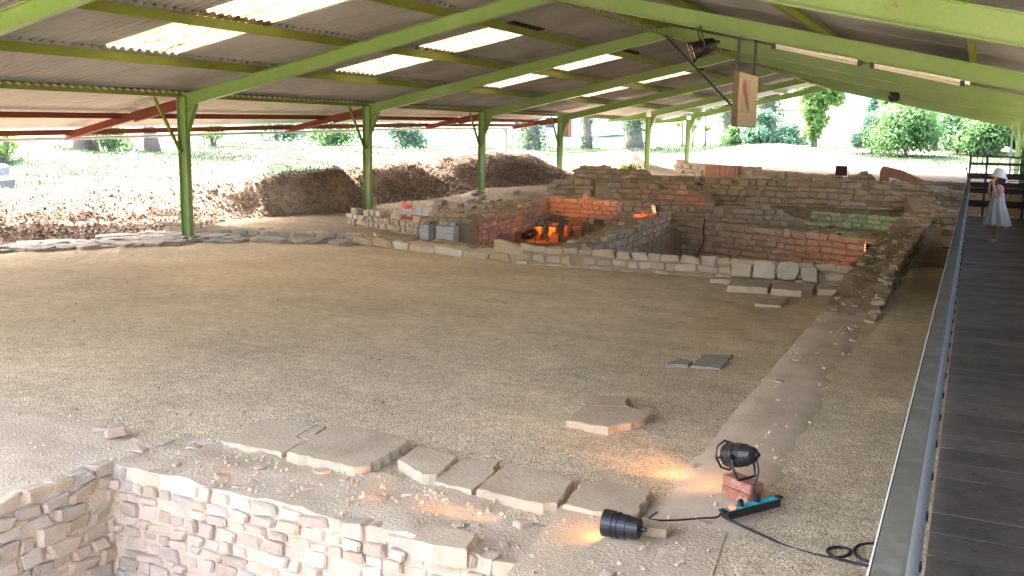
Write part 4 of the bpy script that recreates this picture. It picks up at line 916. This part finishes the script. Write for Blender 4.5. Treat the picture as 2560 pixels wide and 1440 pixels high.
for s in (1, -1):
    hip = chain(pel, ((.0, .052*s, .50), .055)); chain(hip, ((.01, .055*s, .29), .036), ((.012, .055*s, .27), .035), ((-.005, .055*s, .18), .034), ((-.012, .055*s, .065), .022), ((-.012, .055*s, .03), .026), ((.045, .06*s, .022), .024), ((.10, .066*s, .014), .016))
    sh_ = chain(chest, ((.0, .085*s, .815), .034)); el = chain(sh_, ((.05, .125*s, .71), .026), ((.075, .125*s, .70), .025)); wr = chain(el, ((.105, .085*s, .80), .020), ((.115, .062*s, .865), .0165))
    pm_ = chain(wr, ((.118, .050*s, .90), (.022, .012)))
    for q in range(4): chain(pm_, ((.112-.004*q+.0, (.046-.010*q+.012)*s, .935), .0065), ((.098, (.036-.010*q+.014)*s, .965-.004*abs(q-1.5)), .006))
    chain(pm_, ((.10, .030*s, .925), .0065), ((.094, .022*s, .94), .006))
me_ = bpy.data.meshes.new('body'); bm.to_mesh(me_); bm.free(); me_.materials.append(SKIN)
bo = mesh_obj('body', me_, kid); sk_ = bo.modifiers.new('skin', 'SKIN'); sk_.use_smooth_shade = True; ss = bo.modifiers.new('sub', 'SUBSURF'); ss.levels = 1; ss.render_levels = 2
mb = MB(); N = 40; pr = [(.83, .045, .07, 0), (.80, .068, .092, 0), (.74, .080, .100, 0), (.66, .090, .105, .004), (.55, .108, .125, .014), (.42, .135, .152, .026), (.30, .160, .175, .038), (.265, .164, .18, .04)]
for z, rx, ry, fo in pr:
    for k in range(N):
        a = 2*math.pi*k/N; f_ = 1+fo/rx*math.sin(9*a+z*5)+.3*fo/rx*math.sin(5*a)
        mb.v.append((rx*math.cos(a)*f_-.012*(z < .5), ry*math.sin(a)*f_, z+(.012*math.sin(9*a) if z < .27 else 0)))
mb.f = [(i*N+k, i*N+(k+1) % N, (i+1)*N+(k+1) % N, (i+1)*N+k) for i in range(len(pr)-1) for k in range(N)]
dr = mb.obj('dress', CLOTH, kid, True)
for s in (1, -1): MB().tube([(.045, .05*s, .82), (.035, .052*s, .865), (-.02, .055*s, .868), (-.05, .05*s, .82)], .009, 6).obj('strap', CLOTH, dr)
MB().tube([(-.10, .03, .60), (-.15, .03, .45), (-.165, .025, .22)], .012, 6).obj('sash_end', CLOTH, dr)
mb = MB(); prh = [(1.135, .0), (1.132, .045), (1.115, .078), (1.06, .094), (1.035, .100), (1.005, .128), (.985, .140), (.99, .138), (1.008, .120), (1.03, .096)]
mb.lathe(prh, 28); hat = mb.obj('sun_hat', HATM, kid, True, rot=(0, R(-14), 0)); hat.location = (.265, 0, .035)
mb = MB(); mb.lathe([(1.06, .06), (1.03, .084), (.98, .086), (.93, .075), (.90, .05)], 20); hr = mb.obj('hair', HAIR, kid, True); hr.location = (-.012, 0, 0)

# ---------------------------------------------------------------- vegetation
def leaf_cloud(clumps, n, size, seed, flat=.0, upr=.0):
    rs = random.Random(seed); mb = MB()
    tot = sum(c[3]**2 for c in clumps)
    for (cx, cy, cz, r, sq) in [(c[0], c[1], c[2], c[3], c[4] if len(c) > 4 else 1.) for c in clumps]:
        k = int(n*r*r/tot)
        for q in range(k):
            d = Vector((rs.gauss(0, 1), rs.gauss(0, 1), rs.gauss(0, 1))).normalized(); rr = r*(rs.random()**.35)*(1+.18*nz3(d.x*2.5+cx, d.y*2.5+cy, d.z*2.5+cz))
            p = Vector((cx+d.x*rr, cy+d.y*rr, cz+d.z*rr*sq)); s = size*rs.uniform(.6, 1.35)
            nrm = (d*.8+Vector((rs.gauss(0, .6), rs.gauss(0, .6), rs.gauss(0, .6)+.35))).normalized(); a = nrm.orthogonal().normalized(); a.rotate(Matrix.Rotation(rs.uniform(0, 6.28), 3, nrm)); b = nrm.cross(a)
            if upr: a = (a+Vector((0, 0, upr))).normalized()
            mb.add([p-a*s*.5, p+b*s*.28+nrm*s*.06, p+a*s*.55, p-b*s*.28+nrm*s*.06], [(0, 1, 2, 3)])
    return mb
def bush(label, x, y, rx, h, n, leaf, size, seed, m, group=None, cat='bush', name='bush', lobes=9):
    z0 = height(x, y); rs = random.Random(seed); root = empty(name, (x, y, z0), label=label, cat=cat, group=group)
    cl = []
    for q in range(lobes):
        a = 2*math.pi*q/lobes+rs.uniform(-.3, .3); t = rs.uniform(.15, .95); rr = rx*math.sqrt(max(.05, 1-t**2))*.62
        cl.append((rr*math.cos(a), rr*math.sin(a)*.8, h*(.12+.68*t), rx*rs.uniform(.33, .5), .9))
    cl.append((0, 0, h*.42, rx*.62, .8)); cl.append((0, 0, h*.75, rx*.42, .7))
    leaf_cloud(cl, n, size, seed).raw('crown', m, root)
    mb = MB()
    for q in range(5):
        a = rs.uniform(0, 6.28); mb.tube([(0, 0, -.15), (.1*math.cos(a), .1*math.sin(a), h*.2), (rx*.4*math.cos(a), rx*.4*math.sin(a), h*.65)], [.05, .04, .015], 6)
    mb.obj('stem', BARK, root); return root
def tree(label, x, y, th, tr, clumps, n, size, seed, m, name='tree', ivy=None, lean=(0, 0), group=None, forks=3):
    z0 = height(x, y); rs = random.Random(seed); root = empty(name, (x, y, z0), label=label, cat='tree', group=group)
    mb = MB(); pts = []; rad = []
    for q in range(7):
        t = q/6; pts.append((lean[0]*t+.06*math.sin(q*1.7), lean[1]*t+.05*math.cos(q*2.1), -.3+(th+.3)*t)); rad.append(tr*(1.5-.5*min(1, t*5))*(1-.45*t))
    mb.tube(pts, rad, 12)
    for c in clumps[:forks+4]:
        b = Vector(pts[4]); e = Vector(c[:3]); mb.tube([b, b.lerp(e, .5)+Vector((0, 0, .2)), e], [tr*.45, tr*.28, tr*.08], 7)
    mb.obj('trunk', BARK, root, True)
    leaf_cloud(clumps, n, size, seed).raw('crown', m, root)
    if ivy:
        cl = [(pts[0][0]+lean[0]*t, pts[0][1]+lean[1]*t, ivy[0]+(ivy[1]-ivy[0])*t, tr*ivy[2]*(1+.25*math.sin(t*9+seed)), 1.1) for t in [k/8 for k in range(9)]]
        leaf_cloud(cl, ivy[3], ivy[4], seed+5).raw('ivy', LEAFD, root)
    return root
def crown(w_, h0, h1, k, seed, dx=0):
    rs = random.Random(seed); L = []
    for q in range(k):
        t = rs.random(); a = rs.uniform(0, 6.28); r_ = w_*math.sqrt(1-(2*t-1)**2*.8)*rs.uniform(.25, .8)
        L.append((dx+r_*math.cos(a), r_*math.sin(a), h0+(h1-h0)*t, w_*rs.uniform(.26, .42), .85))
    return L
# western side
bush('rounded mid green bush on the bank right of the first column', -24.0, 33.2, 1.25, 2.3, 2600, None, .16, 21, LEAF)
bush('bluish green bush right behind the second column', -23.0, 37.2, 1.25, 2.1, 2600, None, .15, 22, LEAFB)
bush('pale young shrub by the western fence', -25.6, 19.3, .6, 1.1, 420, None, .15, 23, LEAFL, lobes=5)
bush('scrubby shrub at the foot of the leaning tree', -26.0, 23.6, .9, 1.2, 900, None, .15, 24, LEAF, lobes=6)
bush('straggly light shrub beside the fence post', -26.5, 29.0, .7, 1.1, 500, None, .16, 25, LEAFL, lobes=5)
bush('distant bluish hedge beyond the wire fence', -34, 42, 2.2, 2.6, 1600, None, .26, 26, LEAFB)
bush('small flowering white clump on the rubble by the third column', -12.2, 36.6, .5, .55, 900, None, .07, 27, LEAFL, lobes=5)
bush('low green weeds hanging over the sandy heap', -13.6, 39.6, .45, .5, 420, None, .10, 28, LEAFL, lobes=4)
tree('leaning dark-barked tree behind the western fence', -26.2, 25.6, 5.5, .22, crown(2.6, 3.6, 6.5, 9, 31), 3500, .2, 31, LEAF, lean=(-.9, .2))
tree('pale-barked straight tree behind the western fence', -27.2, 23.6, 6, .34, crown(2.8, 4.2, 7.5, 9, 32), 3500, .2, 32, LEAF)
tree('thick ivy-clad trunk left of the third column', -23.5, 52.0, 7, .45, crown(3.2, 5, 9, 9, 33), 3000, .3, 33, LEAF, ivy=(.1, 5.2, 2.3, 3200, .19))
tree('slimmer ivy-clad trunk just beyond the third column', -22.6, 58.5, 7, .3, crown(3, 5, 9, 8, 34), 2600, .3, 34, LEAF, ivy=(.1, 5, 1.9, 1500, .19))
tree('spreading ivy-clad tree between the third and fourth columns', -20.6, 62, 6, .55, crown(2.2, 3.0, 6.2, 9, 35), 5200, .24, 35, LEAF, ivy=(.3, 4.2, 1.6, 2400, .2))
tree('dark tree beside the last column', -16.8, 73, 6.5, .5, crown(2.3, 2.8, 7.0, 9, 36), 3600, .28, 36, LEAFD, ivy=(.2, 3.5, 1.5, 1200, .22))
tree('ivy-wrapped trunk standing below the hanging sign', -15.2, 79, 8, .75, crown(3.4, 4.5, 9, 10, 37), 4600, .32, 37, LEAFD, ivy=(.1, 5, 1.7, 3000, .24))
for q, (x, y, h_) in enumerate(((-18.4, 66, 4.2), (-17.9, 66.8, 4.6), (-17.2, 67.5, 4.4))):
    tree('thin sapling in the clump between the last two columns', x, y, h_, .06, crown(.8, 1.2, h_, 6, 40+q), 700, .18, 40+q, LEAFL, name='sapling', group='saplings between the columns')
bush('low dark bush at the foot of the last column', -15.6, 70, 1.2, 1.5, 1500, None, .2, 44, LEAF)
# far lawn
bush('spreading green bush filling the gap beside the far right column', .6, 61.0, 1.9, 2.6, 4200, None, .2, 71, LEAF)
bush('dark green bush at the edge of the big rounded bush', -1.0, 62.5, 1.7, 2.8, 3800, None, .2, 72, LEAFD)
bush('yellow-green bush behind the far right column', 3.2, 62, 1.9, 3.0, 3800, None, .22, 73, LEAFL)
bush('big rounded bright bush on the far lawn', -3.6, 59.0, 2.35, 3.1, 9000, None, .19, 51, LEAF, lobes=14)
bush('dark shoulder bush beside the big rounded one', -5.6, 61.5, 1.4, 2.7, 3000, None, .2, 52, LEAFB)
bush('bluish upright shrub on the far lawn', -11.9, 60.0, 1.25, 3.0, 3600, None, .2, 53, LEAFB)
bush('lower bluish shrub joined to the upright one', -10.3, 60.5, 1.15, 1.9, 2200, None, .19, 54, LEAFB)
tree('tall light green tree with large leaves on the far lawn', -8.9, 61.0, 5.5, .16, [(-.1, 0, 1.2, .6), (.1, 0, 1.9, .7), (-.2, 0, 2.7, .85), (.2, .1, 3.4, 1.0), (-.6, 0, 4.1, .9), (.7, 0, 4.2, .9), (0, 0, 5.0, 1.1), (-.9, 0, 5.0, .8), (1.1, 0, 3.3, .6)], 4200, .30, 55, LEAFL)
tree('narrow distant cypress-like tree on the hillside', -8.6, 92, 5, .2, [(0, 0, .8+.55*k, .75-.06*k) for k in range(9)], 2200, .26, 56, LEAFB)
tree('second narrow distant tree on the hillside', -6.0, 95, 5, .2, [(0, 0, .8+.55*k, .7-.05*k) for k in range(8)], 1900, .26, 57, LEAFB)
for q, (x, y, w_, h_, m_, lb) in enumerate(((-2.6, 70, 2.6, 6.2, LEAFL, 'yellowish tree rising behind the big rounded bush'), (-.9, 66, 2.0, 5.2, LEAFD, 'dark evergreen between the rounded bush and the far column'), (1.0, 64, 2.0, 4.6, LEAF, 'mid green tree just left of the far right column'),
                                            (2.8, 66, 2.3, 5.0, LEAF, 'leafy tree directly behind the far right column'), (5.5, 68, 2.6, 6, LEAFD, 'dark leafy tree right of the far right column'), (-5.2, 74, 2.2, 6.4, LEAF, 'grey-green tree between the cypress and the yellowish tree'))):
    tree(lb, x, y, h_*.7, .22, crown(w_*.85, .5, h_, 15, 60+q), 6500, .27, 60+q, m_)
for q, (x, y, h_, m_, lb) in enumerate(((-60, 120, 9, LEAFB, 'hazy tree left of the grey house far behind the fence'), (-44, 130, 10, LEAF, 'broad tree above the grey house far behind'), (-33, 118, 8, LEAFB, 'hazy blue-green tree right of the grey house'), (-24, 125, 10, LEAFB, 'blue-green tree seen past the sign board'), (-80, 95, 9, LEAF, 'distant tree over the west field'), (14, 120, 11, LEAF, 'distant tree on the eastern rise'), (-14, 150, 9, LEAF, 'distant tree on the hill crest'))):
    tree(lb, x, y, h_*.6, .35, crown(h_*.4, h_*.2, h_, 10, 80+q), 2600, .6, 80+q, m_)
# wire fence: separate posts and wires
fence = empty('wire_fence', (-27.5, 25, height(-27.5, 25)), label='sagging wire fence on thin dark posts along the west lawn', cat='fence')
zf0 = height(-27.5, 25)
FPp = [(-25.5, 12), (-26.3, 16), (-27, 20.5), (-27.5, 25), (-27.9, 30), (-28.2, 35), (-28.4, 40), (-28.5, 46), (-28.5, 52), (-28.5, 60)]
for x, y in FPp: MB().tube([(x+27.5, y-25, height(x, y)-zf0-.2), (x+27.5, y-25, height(x, y)-zf0+1.5)], .03, 7).obj('post', mat('fence_post', (.03, .07, .05), (.04, .08, .06), 5, .6), fence)
for (a, b), (c, d) in zip(FPp, FPp[1:]):
    for hz in (.35, .8, 1.25, 1.45): MB().tube([(a+27.5, b-25, height(a, b)-zf0+hz), ((a+c)/2+27.5, (b+d)/2-25, (height(a, b)+height(c, d))/2-zf0+hz-.03), (c+27.5, d-25, height(c, d)-zf0+hz)], .006, 4).obj('wire', GALV, fence)
# rough pale block by the lawn edge
o = mesh_obj('stone_block', stone_mesh(BLOCKG, .08, .1), None, (-20.7, 15.2, height(-20.7, 15.2)+.25), (0, 0, .4), (.7, .5, .55)); tag(o, 'weathered grey upper stone block at the lawn edge', 'block')
o = mesh_obj('stone_block', stone_mesh(BLOCKG, .08, .1), None, (-20.3, 15.1, height(-20.3, 15.1)+.1), (0, 0, .1), (.6, .5, .42)); tag(o, 'lower squared grey stone block at the lawn edge', 'block')
# far house
hs = empty('house', (-36, 84, height(-36, 84)), label='low grey house with red-brown posts far behind the fence', cat='house')
MB().box((-5, 0, -.5), (4.5, 6, 2.5)).obj('wall', HOUSE, hs); MB().prism([(-5.5, 0), (5, 0), (5, .15), (-.2, 1.5), (-5.5, .15)], (0, -.5, 2.5), (0, 6.5, 2.5), (1, 0, 0), (0, 0, 1)).obj('roof', TERRA, hs)
for x in (-2.6, 2.2, 4.0): MB().box((x-.12, -.75, -.5), (x+.12, -.55, 2.6)).obj('post', RED, hs)
for x in (-3.8, -.6): wn = MB().box((x, -.03, .7), (x+1.1, .03, 1.8)).obj('window', WHITE, hs); MB().box((x+.08, -.05, .78), (x+1.02, -.032, 1.72)).obj('pane', mat('window_glass', (.05, .06, .07), rough=.1), wn)
MB().box((.9, -.03, -.4), (1.8, .03, 1.9)).obj('door', BROWNB, hs)
# ground litter: straw and dead leaves on the bank, grass on the lawn
def litter(name, n, seed, region, m, ln, wd, up_, accept):
    rs = random.Random(seed); mb = MB(); k = 0
    while k < n:
        x = rs.uniform(region[0], region[1]); y = rs.uniform(region[2], region[3])
        if not accept(x, y, rs): continue
        z = height(x, y); a = rs.uniform(0, 6.28); l_ = ln*rs.uniform(.5, 1.4); w_ = wd*rs.uniform(.6, 1.3); d = Vector((math.cos(a), math.sin(a), 0)); s = Vector((-d.y, d.x, 0))*w_
        p = Vector((x, y, z+rs.uniform(0, .02))); e = p+d*l_*(1-up_)+Vector((0, 0, l_*(up_*rs.uniform(.6, 1.1)+rs.uniform(-.02, .14))))
        mid = p.lerp(e, .5)+Vector((0, 0, .02+l_*.08))
        mb.add([p-s, p+s, mid+s, mid-s, e], [(0, 1, 2, 3), (3, 2, 4)]); k += 1
    return tag(mb.raw(name, m), kind='stuff')
def bankq(x, y): return (tab(FOOT, y)-x)/tab(WID, y)
litter('straw', 18000, 1, (-20, -13, 7, 37), STRAW, .16, .006, .1, lambda x, y, r: .05 < bankq(x, y) < 1.4 and (y > 18 or r.random() < .5))
litter('leaf_litter', 16000, 2, (-19.5, -13, 7, 36), MULCH, .09, .022, .12, lambda x, y, r: .05 < bankq(x, y) < 1.25)
litter('grass', 32000, 3, (-29, -15, 8, 60), GRASSB, .10, .010, .7, lambda x, y, r: bankq(x, y) > 1.15 and nz3(x*.6, y*.6, 4) > -.25+.3*r.random())
litter('lawn_grass', 9000, 4, (-20, 4, 52, 70), GRASSB, .14, .016, .75, lambda x, y, r: True)
rs = random.Random(9)
mb = MB()
for k in range(260):
    x = rs.uniform(-14.5, -.2); y = 5.2+9.6*rs.random()**1.4
    if -1.6 < x < -.9: continue
    s = rs.uniform(.006, .018); z = .022; a = rs.uniform(0, 6.28)
    v = [(x+s*math.cos(a+q*1.57)*(1 if q % 2 else .6), y+s*math.sin(a+q*1.57)*(1 if q % 2 else .6), z-.01) for q in range(4)]+[(x+s*.1, y, z+s*.4)]
    mb.add(v, [(0, 1, 4), (1, 2, 4), (2, 3, 4), (3, 0, 4)])
tag(mb.raw('twigs_and_bits', MULCH), kind='stuff')
